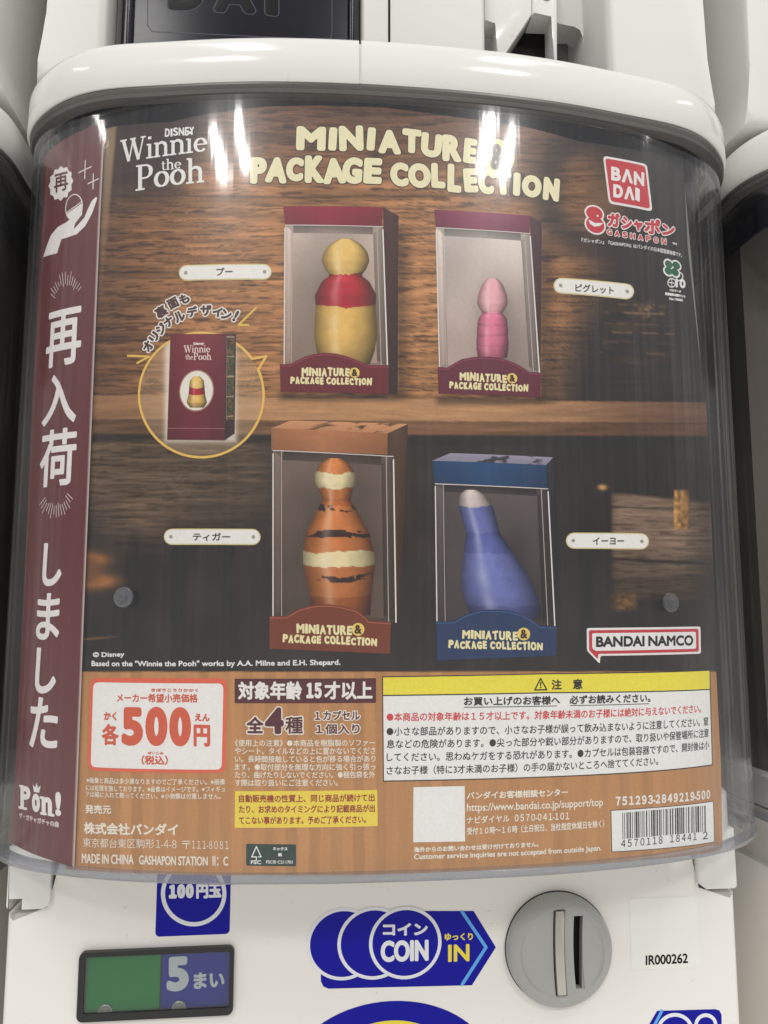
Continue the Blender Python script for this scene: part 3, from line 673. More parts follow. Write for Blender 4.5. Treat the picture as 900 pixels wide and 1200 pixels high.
def artwork(x, y):
    """the printed picture: wooden shelf wall above, dark shelf below, brown information strip; x,y in print millimetres-like units"""
    sh = (1,)*x.ndim
    one = np.ones_like(x)
    grain = fbm(x/70+fbm(x/160, y/30, 3)*1.2, y/4.2+fbm(x/90, y/60, 9)*3, 1, 5)
    fine = fbm(x/18, y/1.7, 5, 3); spots = vnoise(x/26, y/3.4, 22)
    # upper wooden wall
    wall = one[..., None]*np.array((146, 98, 62.))
    g1 = np.exp(-((x-420)/220)**2-((y-360)/150)**2); wall = mix(wall, (196, 134, 80), g1*.9)
    wall = mix(wall, (98, 66, 50), sm(240, 130, y)*.75)
    wall = mix(wall, (78, 54, 42), sm(230, 110, x)*.55)
    pore = vnoise(x/34, y/1.35, 71)*.6+vnoise(x/11, y/1.1, 72)*.4
    wall = wall*(.44+.70*grain+.30*fine)[..., None]; wall = wall*(1-.36*sm(.58, .76, pore))[..., None]
    wall = wall*(1-.38*sm(.72, .85, spots)*sm(.45, .6, grain*1.0))[..., None]
    # board joints
    for yb in (228, 318, 398):
        wall *= (1-.30*np.exp(-((y-yb-5*vnoise(x/110, x*0, 4))/1.6)**2))[..., None]
    # dark bookshelf corner at the right and dark corner behind the logo
    dk = sm(640, 716, x+24*np.sin(y/60)+.18*(y-300)*(y < 300)); wall = mix(wall, (40, 36, 37), dk*.96)
    dr = np.hypot(x-(712), (y-232)*.9); wall = mix(wall, (118, 84, 56), np.exp(-(dr/26)**2)*.75)
    ring_ = np.exp(-((np.hypot(x-706, y-222)-66)/22)**2)*(x < 760); wall = mix(wall, (44, 38, 40), ring_*.75)
    tl = sm(262, 215, x+.35*(y-150))*sm(262, 205, y); wall = mix(wall, (56, 43, 42), tl*.9)
    sl = sm(139, 134, x+.09*(y-150)); wall = mix(wall, (150, 122, 92), sl*sm(420, 150, y)*.9)
    # books standing in the dark corner
    bk = (x > 712-.14*(y-352)) & (x < 790) & (y > 352) & (y < 428)
    wall = np.where(bk[..., None], np.array((62, 50, 42.))*(.35+.85*fbm(x/26, y/5, 41))[..., None], wall)
    for yb, k_ in ((356, .5), (366, .9), (379, .4), (389, .75), (401, .3), (413, .6)):
        bl = np.exp(-((y-yb-.03*(x-712))/1.1)**2)*sm(.42, .62, fbm(x/9, x*0+yb, 91, 2))*bk; wall = mix(wall, (128, 98, 70), bl*k_)
    lit = np.exp(-((x-760)/16)**2-((y-364)/9)**2)*sm(.4, .7, fbm(x/5, y/3, 93)); wall = mix(wall, (150, 116, 82), lit*.8)
    bk2 = (x > 708) & (x < 830) & (y > 428) & (y < 472); wall = np.where(bk2[..., None], np.array((46, 44, 43.))*(.8+.3*grain)[..., None], wall)
    # shelf board
    ytop = 463+.012*(x-100); yed = 491+.006*(x-100); ybt = 508+.004*(x-100)
    top = one[..., None]*np.array((176, 128, 86.)); top = mix(top, (92, 64, 50), sm(560, 830, x)*.85); top = mix(top, (112, 78, 54), sm(300, 110, x)*.6)
    top = top*(.78+.30*grain+.16*fine)[..., None]
    edge = one[..., None]*np.array((118, 82, 56.)); edge = mix(edge, (78, 52, 42), sm(560, 830, x)*.7); edge = mix(edge, (78, 58, 44), sm(300, 110, x)*.6)
    edge = edge*(.6+.55*grain+.2*fine)[..., None]
    # lower bay
    low = one[..., None]*np.array((42, 38, 38.))*(.7+.6*fbm(x/50, y/70, 31))[..., None]
    wd = sm(350, 285, x)*sm(500, 520, y)*sm(665, 575, y+16*np.sin(x/37)+20*vnoise(x/25, y/60, 15)); low = mix(low, np.array((116, 92, 70.))*(.42+.8*grain+.3*fine)[..., None]*(1-.3*sm(.6, .8, vnoise(x/20, y/1.4, 73)))[..., None], wd*.9)
    fd = sm(330, 300, x)*sm(600, 560, y); low = low*(1-.12*fd)[..., None]
    rw = np.exp(-((x-470)/230)**2-((y-600)/110)**2); low = mix(low, np.array((66, 56, 50.))*(.6+.7*fbm(x/26, y/40, 33))[..., None], rw*.6)
    for bx in (150, 205, 262, 680): low = low*(1-.22*np.exp(-((x-bx-9*vnoise(x*0, y/40, bx))/7)**2)*sm(590, 640, y))[..., None]
    for cx_, cy2, rx_, ry_, c_ in ((108, 656, 17, 7, (186, 118, 62)), (112, 681, 24, 8, (182, 112, 58)), (100, 668, 22, 20, (110, 74, 48)), (706, 571, 5, 3, (190, 140, 80))):
        low = mix(low, c_, np.clip(1.35*np.exp(-((x-cx_)/rx_)**2-((y-cy2)/ry_)**2), 0, .95))
    ln = np.exp(-((y-749+.08*(x-100))/1.2)**2)*sm(150, 110, x); low = mix(low, (120, 84, 58), ln)
    # little chest of drawers at the right
    ch = (x > 716) & (y > 577+.10*(x-716)) & (y < 702+.02*(x-716)); drawer = np.array((138, 112, 92.))*(.52+.50*grain+.26*fine)[..., None]*(1.0-.45*sm(630, 700, y))[..., None]*(1-.35*sm(790, 835, x))[..., None]*(1-.25*np.exp(-((x-716)/5)**2))[..., None]*(1-.2*sm(.6, .75, vnoise(x/15, y/1.3, 74)))[..., None]
    drawer = drawer*(1-.75*np.exp(-((y-655-.05*(x-716))/1.6)**2)-.45*np.exp(-((y-594-.03*(x-716))/1)**2))[..., None]
    ch = sm(714, 719, x)*sm(-2.5, 2.5, y-577-.10*(x-716))*sm(4, -4, y-702-.02*(x-716)); low = mix(low, drawer, ch*.95)
    cl = sm(788.5, 791, x)*sm(809, 806.5, x)*sm(572, 576, y)*sm(622, 618, y); low = mix(low, np.array((176, 126, 70.))*(.45+.85*fbm(x/4, y/5, 51))[..., None]*(1.15-.4*(x-790)/18)[..., None], cl*.95)
    cl2 = np.exp(-((x-732)/14)**4-((y-705)/11)**4); low = mix(low, np.array((132, 92, 52.))*(.3+1.0*fbm(x/5, y/4, 52))[..., None], cl2*.9)
    art = mix(wall, top, sm(-.6, .6, y-ytop)); art = mix(art, edge, sm(-.6, .6, y-yed)); art = mix(art, low, sm(-2, 2.5, y-ybt))
    art *= (1-.35*np.exp(-((y-ybt-6)/5)**2)*(y > ybt))[..., None]
    # information strip in brown stripes
    st_ = np.floor((x+2)/13).astype(int); tone = 1+.024*((st_ % 2)*2-1)+.05*(vnoise(st_*1.0, st_*0.0, 77)-.5)
    br = np.array((176, 124, 76.))*(tone*(.96+.08*fbm(x/3, y/90, 78)))[..., None]
    art = mix(art, br, sm(-.7, .7, y-787))
    for x0_, x1_, yb_ in ((328, 468, 462), (512, 635, 467)):
        sd = sm(x0_-8, x0_+6, x)*sm(x1_+26, x1_-6, x)*np.exp(-((y-yb_-3)/5)**2); art = art*(1-.45*sd)[..., None]
    for x0_, y0_, y1_ in ((466, 250, 462), (634, 262, 468)):
        sd = sm(x0_-2, x0_+2, x)*sm(x0_+24, x0_+2, x)*sm(y0_, y0_+40, y)*sm(y1_+4, y1_-4, y); art = art*(1-.35*sd)[..., None]
    return np.clip(art, 8, 240)

ink = Ink(CARD)
nU, nV = 470, 590
top_px = np.array([(100, 158), (136, 148), (200, 143), (242, 133.5), (311, 125), (370, 123.5), (450, 126), (533, 137), (617, 149), (680, 166), (750, 177), (801, 187)], float)
bot_px = np.array([(85, 1019), (150, 1023), (300, 1025.5), (450, 1024.5), (600, 1018.5), (750, 1008), (795, 1004), (843, 997), (846.5, 992)], float)
rgt_px = np.array([(801, 187), (806, 290), (818, 400), (828, 480), (835, 640), (839, 780), (845, 900), (846.5, 992)], float)
ts, tz = CARD.st(*top_px.T); bs, bz = CARD.st(*bot_px.T); rs, rz = CARD.st(*rgt_px.T)
sL = float(CARD.st(78, 1000)[0])
v = np.linspace(0, 1, nV+1)[:, None]; u = np.linspace(0, 1, nU+1)[None, :]
zr_ = np.linspace(rz.min(), rz.max(), nV+1); rgt = np.interp(zr_, rz[::-1], rs[::-1])[::-1][:, None]
s_ = sL+(rgt-sL)*u + 0*v
zt_ = np.interp(s_, ts, tz); zb_ = np.interp(s_, bs, bz); z_ = zt_+(zb_-zt_)*v
pxx, pyy = topix(CARD.pos(s_, z_, 0*s_))
colr = pcol(artwork(pxx, pyy)).reshape(-1, 3)
base = (np.arange(nV)[:, None]*(nU+1)+np.arange(nU)[None]).reshape(-1, 1)
Fq = base+np.array([[0, 1, nU+2, nU+1]])
me = bpy.data.meshes.new('card_print'); me.from_pydata(CARD.pos(s_.ravel(), z_.ravel(), np.zeros(s_.size)).tolist(), [], Fq.tolist())
at = me.color_attributes.new('ink', 'FLOAT_COLOR', 'POINT'); at.data.foreach_set('color', np.concatenate([colr, np.ones((len(colr), 1))], 1).astype(np.float32).ravel())
me.polygons.foreach_set('use_smooth', [True]*len(me.polygons))
PC(link('card_sheet', me, PRINT, card_t))
# plain paper back of the card
ink = Ink(Curved(-.0038)); ink.poly([(86, 1015), (300, 1021), (450, 1020), (600, 1014), (750, 1004), (842, 993), (836, 700), (826, 480), (800, 192), (680, 170), (533, 141), (450, 130), (311, 129), (200, 147), (110, 160)], (120, 118, 114), 0)
PC(ink.build('card_back', card_t))

A1, A2, A3, A4, A5 = 6e-5, 1.2e-4, 1.8e-4, 2.4e-4, 3.0e-4
# --- titles
CREAM = (222, 214, 172)
ink = Ink(CARD)
for c, x0_, y0_, x1_, y1_ in (('M', 347, 148, 382, 177), ('I', 385, 149, 395, 177), ('N', 397, 147, 426, 177.5), ('I', 430, 149, 440, 177), ('A', 443, 152, 470, 181), ('T', 471, 151, 494, 180), ('U', 493, 156, 518, 185), ('R', 518, 158, 541, 190), ('E', 543, 162, 559, 192),
        ('P', 293, 184, 313, 216), ('A', 311, 184, 337, 215), ('C', 335, 184, 356, 213), ('K', 357, 182, 380, 215), ('A', 378, 185, 405, 216), ('G', 401, 184, 425, 216), ('E', 426, 185, 448, 216),
        ('C', 457, 190, 479, 219), ('O', 478, 191, 505, 221), ('L', 505, 191, 522, 221), ('L', 524, 192, 541, 226), ('E', 543, 197, 560, 226), ('C', 560, 197, 580, 228), ('T', 578, 200, 600, 229), ('I', 601, 202, 610, 230), ('O', 611, 205, 635, 232), ('N', 636, 208, 656, 236)):
    dy = 0 if x0_ < 440 else 2.2*(x1_-x0_)/25
    tl = random.uniform(-5, 5)
    ink.outlined(c, (x0_, y1_-dy/2), (x1_, y1_+dy/2), y1_-y0_, CREAM, (58, 46, 36), A2, 2.9, 4.0, tilt=tl)
ink.disc(583, 183, 21, (58, 46, 36), A2-4e-5); ink.disc(583, 183, 20, (214, 190, 120), A2-2e-5); ink.text('&', (574, 199), (592, 200), 31, (52, 42, 36), A2+3e-5, 1.6)
PC(ink.build('title_lettering', card_t))
ink = Ink(CARD)
serif(ink, 'Winnie', (143, 191.5), (243, 177.5), 27, (232, 228, 224), A2)
serif(ink, 'the', (189, 200), (212.5, 197.5), 13, (232, 228, 224), A2)
serif(ink, 'Pooh', (159, 224), (240, 213.5), 30, (232, 228, 224), A2)
ink.wobble('DISNEY', (193, 161), (228, 158), 10, (226, 222, 220), A2, .5, 6)
PC(ink.build('logo_lettering', card_t))

# --- maker's square mark
RED = (190, 52, 62)
ink = Ink(CARD)
def rpoly(c, r, n=5):
    c = [np.array(p, float) for p in c]; out = []
    for i in range(len(c)):
        p, q, w = c[i-1], c[i], c[(i+1) % len(c)]
        a = q+(p-q)/np.linalg.norm(p-q)*r; b = q+(w-q)/np.linalg.norm(w-q)*r
        for k in range(n+1):
            t = k/n; out.append(tuple((1-t)**2*a+2*t*(1-t)*q+t*t*b))
    return out
ink.poly(rpoly([(706.5, 182.5), (758, 192.5), (764.5, 248), (713.5, 238.5)], 5), (232, 226, 224), A1); ink.poly(rpoly([(709, 185.5), (756, 194.7), (761.7, 244.8), (715.5, 236)], 4), RED, A2)
mk = PC(ink.build('maker_badge', card_t))
ink = Ink(CARD)
for c, x0_, x1_, y_, h_ in (('B', 715.5, 727.5, 211.5, 16.5), ('Λ', 728, 741.5, 214, 16.5), ('N', 742, 755, 217, 16.5), ('D', 718, 730, 231.5, 16), ('Λ', 731, 743.5, 233.8, 16), ('I', 745, 748.5, 235, 15.5)):
    ink.text(c, (x0_, y_), (x1_, y_+1.8), h_, (236, 230, 226), A3, 1.3)
PC(ink.build('lettering', mk))
# --- the capsule range mark
ink = Ink(CARD)
ink.disc(696.5, 250, 11.5, (232, 226, 224), A1, 32, 9.5); ink.disc(697.5, 263.5, 12.5, (232, 226, 224), A1+8e-6, 32, 11.5)
ink.disc(696.5, 250.2, 9.6, RED, A2, 32, 7.8); ink.disc(697.5, 263.5, 10.6, RED, A2+8e-6, 32, 9.6)
ink.poly([(689.5, 257.5), (697, 261.5), (706.5, 261.5), (703, 265), (696.5, 266), (691, 262.5)], (232, 226, 224), A3)
ink.disc(700, 253.2, 1.2, (232, 226, 224), A3, 12)
for c, x0_, x1_, y_, h_ in (('ガ', 711.5, 726.5, 265.5, 17), ('シ', 727.5, 741, 268, 15), ('ャ', 742, 753.5, 270, 12.5), ('ポ', 754.5, 774, 274, 18.5), ('ン', 775, 791, 275.5, 13.5)):
    ink.outlined(c, (x0_, y_), (x1_, y_+2), h_, RED, (232, 226, 224), A2, 1.2, 2.6)
for i, c in enumerate('GASHAPON'): ink.outlined(c, (711+i*9.1, 275+i*1.55), (717+i*9.1, 276+i*1.55), 6.8, RED, (232, 226, 224), A2, .55, 1.5)
ink.text('TM', (787.5, 286.5), (793, 287.5), 2.6, (220, 216, 214), A2, .3)
ink.text('『ガシャポン』『GASHAPON』はバンダイの日本国登録商標です。', (681, 284), (799, 302), 5.2, (205, 202, 202), A2, .15)
PC(ink.build('capsule_range_logo', card_t))
# --- point clover
ink = Ink(CARD); GRN = (38, 96, 66); PW = (226, 226, 222)
for a, b in ((783.5, 309.5), (792.5, 311), (783, 318), (791, 319.5)): ink.disc(a, b, 6, PW, A1+b*1e-8, 24)
for a, b in ((783.5, 309.8), (792.3, 311.2), (783.2, 317.6), (790.8, 319)): ink.disc(a, b, 4.4, GRN, A2+b*1e-8, 24)
ink.ring([(795+5*math.cos(a), 324+5*math.sin(a)) for a in np.linspace(-1.2, 2.2, 10)], .9, PW, A2, closed=False)
ink.text('10', (791, 337), (803.5, 338.5), 11, PW, A2, 1.0)
ink.ring([(787+4.6*math.cos(a), 331.5+5*math.sin(a)) for a in np.linspace(0, 2*math.pi, 20, endpoint=False)], .8, PW, A2); ink.ring([(783.5, 331), (790.5, 332)], .6, PW, A2, closed=False); ink.ring([(787, 327.5), (787, 336)], .6, PW, A2, closed=False)
ink.text('ベルマーク', (784, 341.5), (798, 343.5), 3.2, PW, A2, .3); ink.text('教育助成10億ポイント', (779, 346), (803, 349.5), 3.6, PW, A2, .35); ink.text('No.190063', (784, 351.5), (800, 353.5), 3, PW, A2, .3)
PC(ink.build('point_mark', card_t))

# --- printed toy boxes
def jar(ink, cx_, rows, h, nu=40, lean=0):
    """plain turned ornament: rows of (y, half width, colour), softly shaded as printed"""
    y = np.array([r[0] for r in rows], float); yy = np.linspace(y[0], y[-1], 150)
    w = np.interp(yy, y, [r[1] for r in rows]); w = np.convolve(np.pad(w, 2, 'edge'), np.ones(5)/5, 'valid')
    w[0] = w[-1] = max(1, min(w[0], w[-1]))
    uu = np.linspace(-1, 1, nu+1); UU, YY = np.meshgrid(uu, yy)
    wav = YY+7*(fbm(UU*1.6+cx_, YY/18, 7, 3)-.5)*min(1, w.max()/30)+2.5*UU*UU
    ci = np.clip(np.searchsorted(y, wav.ravel(), side='right')-1, 0, len(rows)-2).reshape(wav.shape); C = np.array([r[2] for r in rows], float)[ci]
    dark = C.mean(-1) < 75; keep = fbm(UU*2.2+cx_, YY/9, 8, 3) > .44
    base_c = np.array(rows[len(rows)//2-1][2], float) if np.mean(rows[len(rows)//2-1][2]) > 75 else np.array(rows[-1][2], float)
    C = np.where((dark & ~keep)[..., None], base_c, C); C = C*(1+.16*(fbm(UU*3+cx_, YY/12, 9, 4)-.5))[..., None]
    X = cx_+lean*(yy-y[0])[:, None]/(y[-1]-y[0])+w[:, None]*uu; Y = yy[:, None]+0*uu
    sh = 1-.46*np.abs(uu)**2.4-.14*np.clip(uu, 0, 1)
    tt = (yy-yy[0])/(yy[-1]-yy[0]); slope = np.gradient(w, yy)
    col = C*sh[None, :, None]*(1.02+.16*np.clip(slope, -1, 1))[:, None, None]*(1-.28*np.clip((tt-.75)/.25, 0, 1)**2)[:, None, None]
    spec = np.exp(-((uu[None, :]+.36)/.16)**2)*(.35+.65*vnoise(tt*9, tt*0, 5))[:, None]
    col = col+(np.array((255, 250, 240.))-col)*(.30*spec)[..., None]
    s, z = ink.sf.st(X, Y); n = nu+1
    F = [[j*n+i, j*n+i+1, (j+1)*n+i+1, (j+1)*n+i] for j in range(len(yy)-1) for i in range(nu)]
    ink.raw(s.ravel(), z.ravel(), h, pcol(np.clip(col, 0, 255)).reshape(-1, 3), F)
def grad(c0, c1, c2=None, seed=0):
    c0, c1 = np.array(c0, float), np.array(c1, float)
    def f(u, v):
        c = c0*(1-v)[..., None]+c1*v[..., None]
        return c*(1.06-.16*np.abs(u-.45)*2+.05*(vnoise(u*5, v*7, seed)-.5))[..., None]
    return f
def toy_box(label, name_col, lidtop, lid, side, win, lab, lidc, sidec, winc, labc, rows, jx, words, lean=0):
    k = Ink(CARD)
    if lidtop:
        k.poly(lidtop[0], lidtop[1], A1); q = lidtop[0]; lc = np.array(lidtop[1], float)
        k.quad([q[1], q[2], q[3], q[0]], lambda u, v: (lc*(1.05-.1*v)[..., None])*(1-.55*sm(.52, .6, fbm(u*9, v*2.2, jx, 3))*sm(.25, .4, u)*sm(.98, .85, u))[..., None], A1+1e-5, 60, 8)
    k.quad(side, grad(sidec, np.array(sidec)*.75), A1, 8, 40); k.quad(win, grad(winc[0], winc[1], seed=jx), A1+1e-5, 40, 40)
    o = PC(k.build('printed_toy_box', card_t)); o['label'] = label
    W4 = [np.array(p, float) for p in win]
    def wq(u0, u1, v0, v1, v2, v3): 
        f = lambda u, v: tuple((W4[0]*(1-u)+W4[1]*u)*(1-v)+(W4[3]*(1-u)+W4[2]*u)*v)
        return [f(u0, v0), f(u1, v1), f(u1, v2), f(u0, v3)]
    k = Ink(CARD); ic0, ic1 = np.array(winc[0], float), np.array(winc[1], float)
    k.quad(wq(0, .085, 0, .05, .96, 1), grad(ic0*1.16, ic1*1.05), A1+2e-5, 4, 30); k.quad(wq(.90, 1, .05, 0, 1, .96), grad(ic0*.80, ic1*.72), A1+2e-5, 4, 30)
    k.quad(wq(.085, .90, .0, .0, .055, .055), grad(ic0*.62, ic0*.78), A1+2e-5, 20, 4)
    def glow(u, v): 
        c = (ic0*(1-v)[..., None]+ic1*v[..., None])*1.03
        return c*(1+.10*np.sin(u*3.1+v*2.2+jx)+.10*(vnoise(u*3+v*2, v*5-u, jx)-.5)-.30*np.exp(-((u-.62)/.28)**2-((v-.62)/.35)**2))[..., None]
    k.quad(wq(.085, .90, .055, .055, .98, .98), glow, A1+2e-5, 30, 40)
    PC(k.build('printed_box_inside', o))
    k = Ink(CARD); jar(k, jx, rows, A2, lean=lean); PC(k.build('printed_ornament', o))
    k = Ink(CARD); k.quad(lid, grad(lidc, np.array(lidc)*.9), A2+2e-5, 40, 6)
    PC(k.build('printed_box_lid', o))
    k = Ink(CARD); w0, w1, w2, w3 = [np.array(p, float) for p in win]
    k.ring([tuple(w0*.98+w3*.02), tuple(w3)], .7, (214, 204, 196), A2+3e-5, closed=False); k.ring([tuple(w1*.98+w2*.02), tuple(w2)], .8, (222, 214, 206), A2+3e-5, closed=False)
    k.ring([tuple(w1*.94+w0*.06), tuple(w2*.94+w3*.06)], .45, (176, 164, 156), A2+3e-5, closed=False); k.ring([tuple(w0*.93+w1*.07), tuple(w3*.93+w2*.07)], .4, (170, 158, 150), A2+3e-5, closed=False)
    k.ring([tuple(w0), tuple(w1)], .5, (206, 196, 190), A2+4.2e-5, closed=False)
    PC(k.build('printed_window_edge', o))
    k = Ink(CARD); k.poly(lab, labc, A3); a = np.array(lab[:-2], float)+[0, 2.2]
    k.ring([tuple(p) for p in a], .4, np.array(labc)*1.35+18, A3+3e-5, closed=False); PC(k.build('printed_front_label', o))
    (a0, a1, ha), (b0, b1, hb), (dx, dy, dr) = words; k = Ink(CARD); LC = (226, 214, 160)
    k.wobble('MINIATURE', a0, a1, ha, LC, A4, .75, 4); k.wobble('PACKAGE COLLECTION', b0, b1, hb, LC, A4, .75, 4)
    k.disc(dx, dy, dr, (222, 190, 96), A4, 24); k.text('&', (dx-dr*.55, dy+dr*.7), (dx+dr*.55, dy+dr*.7), dr*1.4, (60, 36, 40), A5, .5); PC(k.build('lettering', o))
Y1, Y2, R1 = (222, 182, 98), (214, 170, 86), (168, 34, 46)
toy_box('dark red printed box with yellow ornament wearing a red band', 0, None, [(332, 242), (449, 243), (447, 266), (334, 264)], [(449, 243), (467, 253), (466, 462), (454, 462)],
    [(334, 264), (448.5, 266), (454, 429), (333, 428)], [(328, 427), (340, 427), (347, 423), (356, 418.5), (368, 415), (381, 413.5), (394, 414.5), (408, 418), (420, 423), (431, 428), (455, 428), (455, 462), (329, 459)],
    (140, 38, 54), (72, 44, 40), ((176, 158, 146), (138, 116, 102)), (104, 30, 46),
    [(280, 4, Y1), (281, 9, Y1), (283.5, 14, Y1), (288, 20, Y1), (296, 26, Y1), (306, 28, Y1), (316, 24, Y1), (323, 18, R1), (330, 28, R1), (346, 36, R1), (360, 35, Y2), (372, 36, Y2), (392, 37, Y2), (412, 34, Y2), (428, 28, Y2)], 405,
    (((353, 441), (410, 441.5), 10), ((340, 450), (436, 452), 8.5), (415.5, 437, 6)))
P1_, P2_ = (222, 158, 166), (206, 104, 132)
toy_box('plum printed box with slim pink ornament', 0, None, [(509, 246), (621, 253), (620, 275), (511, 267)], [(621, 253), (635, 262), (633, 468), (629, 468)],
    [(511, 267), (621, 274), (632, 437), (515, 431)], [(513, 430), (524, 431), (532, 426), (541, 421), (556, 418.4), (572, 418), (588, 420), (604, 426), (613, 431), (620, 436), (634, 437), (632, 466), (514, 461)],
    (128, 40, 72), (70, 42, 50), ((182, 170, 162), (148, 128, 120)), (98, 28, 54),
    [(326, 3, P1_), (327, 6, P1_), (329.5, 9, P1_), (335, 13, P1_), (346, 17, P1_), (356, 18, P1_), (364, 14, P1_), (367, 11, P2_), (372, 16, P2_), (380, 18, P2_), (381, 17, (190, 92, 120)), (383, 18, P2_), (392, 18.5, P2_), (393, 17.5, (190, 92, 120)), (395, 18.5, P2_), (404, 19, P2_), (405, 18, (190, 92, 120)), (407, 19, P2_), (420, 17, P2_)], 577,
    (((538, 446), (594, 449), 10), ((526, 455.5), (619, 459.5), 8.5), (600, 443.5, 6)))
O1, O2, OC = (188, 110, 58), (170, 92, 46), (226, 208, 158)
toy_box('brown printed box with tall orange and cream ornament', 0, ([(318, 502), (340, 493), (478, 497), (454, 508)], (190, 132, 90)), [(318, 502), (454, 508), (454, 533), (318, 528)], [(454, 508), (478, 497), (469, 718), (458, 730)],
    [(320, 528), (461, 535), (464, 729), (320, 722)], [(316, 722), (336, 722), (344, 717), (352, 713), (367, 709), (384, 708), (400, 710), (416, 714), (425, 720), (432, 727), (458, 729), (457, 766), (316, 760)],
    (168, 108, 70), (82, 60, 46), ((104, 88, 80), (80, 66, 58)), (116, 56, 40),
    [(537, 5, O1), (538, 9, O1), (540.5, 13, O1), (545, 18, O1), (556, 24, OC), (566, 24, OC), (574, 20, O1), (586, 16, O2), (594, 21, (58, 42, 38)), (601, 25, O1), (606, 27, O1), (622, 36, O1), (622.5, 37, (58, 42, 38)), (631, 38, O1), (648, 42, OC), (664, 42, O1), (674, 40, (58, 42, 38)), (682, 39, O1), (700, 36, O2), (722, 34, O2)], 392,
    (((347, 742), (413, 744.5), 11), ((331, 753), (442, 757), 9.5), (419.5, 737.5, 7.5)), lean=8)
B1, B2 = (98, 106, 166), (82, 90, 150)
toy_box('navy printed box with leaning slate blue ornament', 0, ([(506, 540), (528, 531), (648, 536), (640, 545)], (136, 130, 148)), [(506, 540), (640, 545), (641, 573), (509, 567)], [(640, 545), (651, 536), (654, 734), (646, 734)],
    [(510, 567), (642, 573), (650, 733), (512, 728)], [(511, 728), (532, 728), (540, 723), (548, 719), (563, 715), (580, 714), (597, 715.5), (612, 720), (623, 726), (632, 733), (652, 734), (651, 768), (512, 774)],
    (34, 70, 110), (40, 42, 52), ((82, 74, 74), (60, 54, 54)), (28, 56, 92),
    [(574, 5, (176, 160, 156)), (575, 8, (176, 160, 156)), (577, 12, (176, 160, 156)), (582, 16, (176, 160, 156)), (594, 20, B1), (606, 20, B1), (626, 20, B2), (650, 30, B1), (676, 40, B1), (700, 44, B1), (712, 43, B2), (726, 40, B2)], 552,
    (((541, 748.5), (607, 750.5), 10.5), ((525, 760), (636, 762), 9.5), (613.5, 743, 7.5)), lean=42)

# --- name plates
def plate(l, r, hgt, word, q0, q1, wh):
    k = Ink(CARD); l, r = np.array(l, float), np.array(r, float); d = (r-l)/np.linalg.norm(r-l); nn = np.array([-d[1], d[0]]); R = hgt/2
    def cap(R): return [tuple(l+d*hgt/2-d*R*math.cos(a)+nn*R*math.sin(a)) for a in np.linspace(math.pi/2, -math.pi/2, 9)]+[tuple(r-d*hgt/2+d*R*math.cos(a)+nn*R*math.sin(a)) for a in np.linspace(-math.pi/2, math.pi/2, 9)]
    k.poly(cap(R), (206, 190, 132), A1); k.poly(cap(R-1.3), (234, 232, 226), A2)
    for c in (l+d*(R*.9), r-d*(R*.9)): k.disc(c[0], c[1], 2.1, (150, 144, 124), A3, 16)
    o = PC(k.build('printed_name_plate', card_t)); k = Ink(CARD); k.text(word, q0, q1, wh, (62, 58, 56), A3, .25); PC(k.build('lettering', o))
plate((209.5, 320), (318.5, 318.5), 18.5, 'プー', (253.5, 323.5), (273, 323), 9.5)
plate((648.5, 334), (743, 342.5), 18.5, 'ピグレット', (674, 342), (719, 345.5), 9.5)
plate((192, 629), (305.5, 629.3), 19, 'ティガー', (226, 634), (270, 634), 9.5)
plate((663, 633.5), (760.5, 634.5), 19, 'イーヨー', (694.5, 638.5), (731, 638.5), 9)

# --- round call-out with the back of a box
k = Ink(CARD); ORG = (222, 176, 84)
circ = [(236+73*math.cos(a), 463+73*math.sin(a)*1.0) for a in np.linspace(-.42, 2*math.pi-.62, 70)]
pts = circ+[(312, 417.5)]
n_ = 90
NA = 240
uu, vv = np.meshgrid(np.linspace(0, 1, NA), np.linspace(0, 1, n_))
aa = -.62+uu*2*math.pi; rr_ = 72*vv; X_, Y_ = 236+rr_*np.cos(aa), 463+rr_*np.sin(aa)
s__, z__ = CARD.st(X_, Y_); ca = artwork(X_, Y_); ca = ca*.62+np.array((178, 152, 120.))*.38*(1+.0*ca)
ca = ca+ (np.array((226, 216, 200.))-ca)*(.75*np.exp(-(np.maximum(0, np.maximum(np.abs(X_-235)-38, np.abs(Y_-453)-61))/5)**2))[..., None]
k.raw(s__.ravel(), z__.ravel(), A1, pcol(ca).reshape(-1, 3), [[j*NA+i, j*NA+i+1, (j+1)*NA+i+1, (j+1)*NA+i] for j in range(n_-1) for i in range(NA-1)])
k.ring(pts, 1.5, ORG, A2)
for seg in (((300, 361), (279.5, 381), (291, 381)), ((150, 417), (175, 418), (161, 425.5))): k.ring(seg, 1.3, (216, 176, 78), A2, closed=False)
co = PC(k.build('printed_callout_circle', card_t))
k = Ink(CARD); k.quad([(200, 392), (265, 391.5), (263.5, 516), (196, 515.5)], grad((118, 44, 54), (98, 32, 46)), A3, 30, 30)
k.quad([(265, 391.5), (276.7, 391.5), (275, 508), (263.5, 516)], grad((84, 50, 52), (54, 30, 40)), A3, 6, 30)
def side_print(u, v):
    pal = np.array(((52, 60, 46), (112, 92, 58), (40, 48, 62), (134, 104, 64), (66, 46, 52), (84, 92, 62)), float)
    q = np.floor(v*4.2+.6*(u > .5)).astype(int); n_ = fbm(u*4+q, v*26, 57, 3)
    c = pal[np.clip((n_*9).astype(int)+q, 0, 99) % 6]*(.55+.7*fbm(u*6, v*40, 58))[..., None]
    return np.where(((v*4.2) % 1 < .06)[..., None] | (u < .06)[..., None], np.array((150, 134, 108.)), c)
k.quad([(265.8, 394), (275, 394.5), (274.2, 492), (265.2, 493)], side_print, A4, 14, 90)
k.ring([(197, 502), (263.5, 502.5)], .4, (150, 100, 96), A4, closed=False)
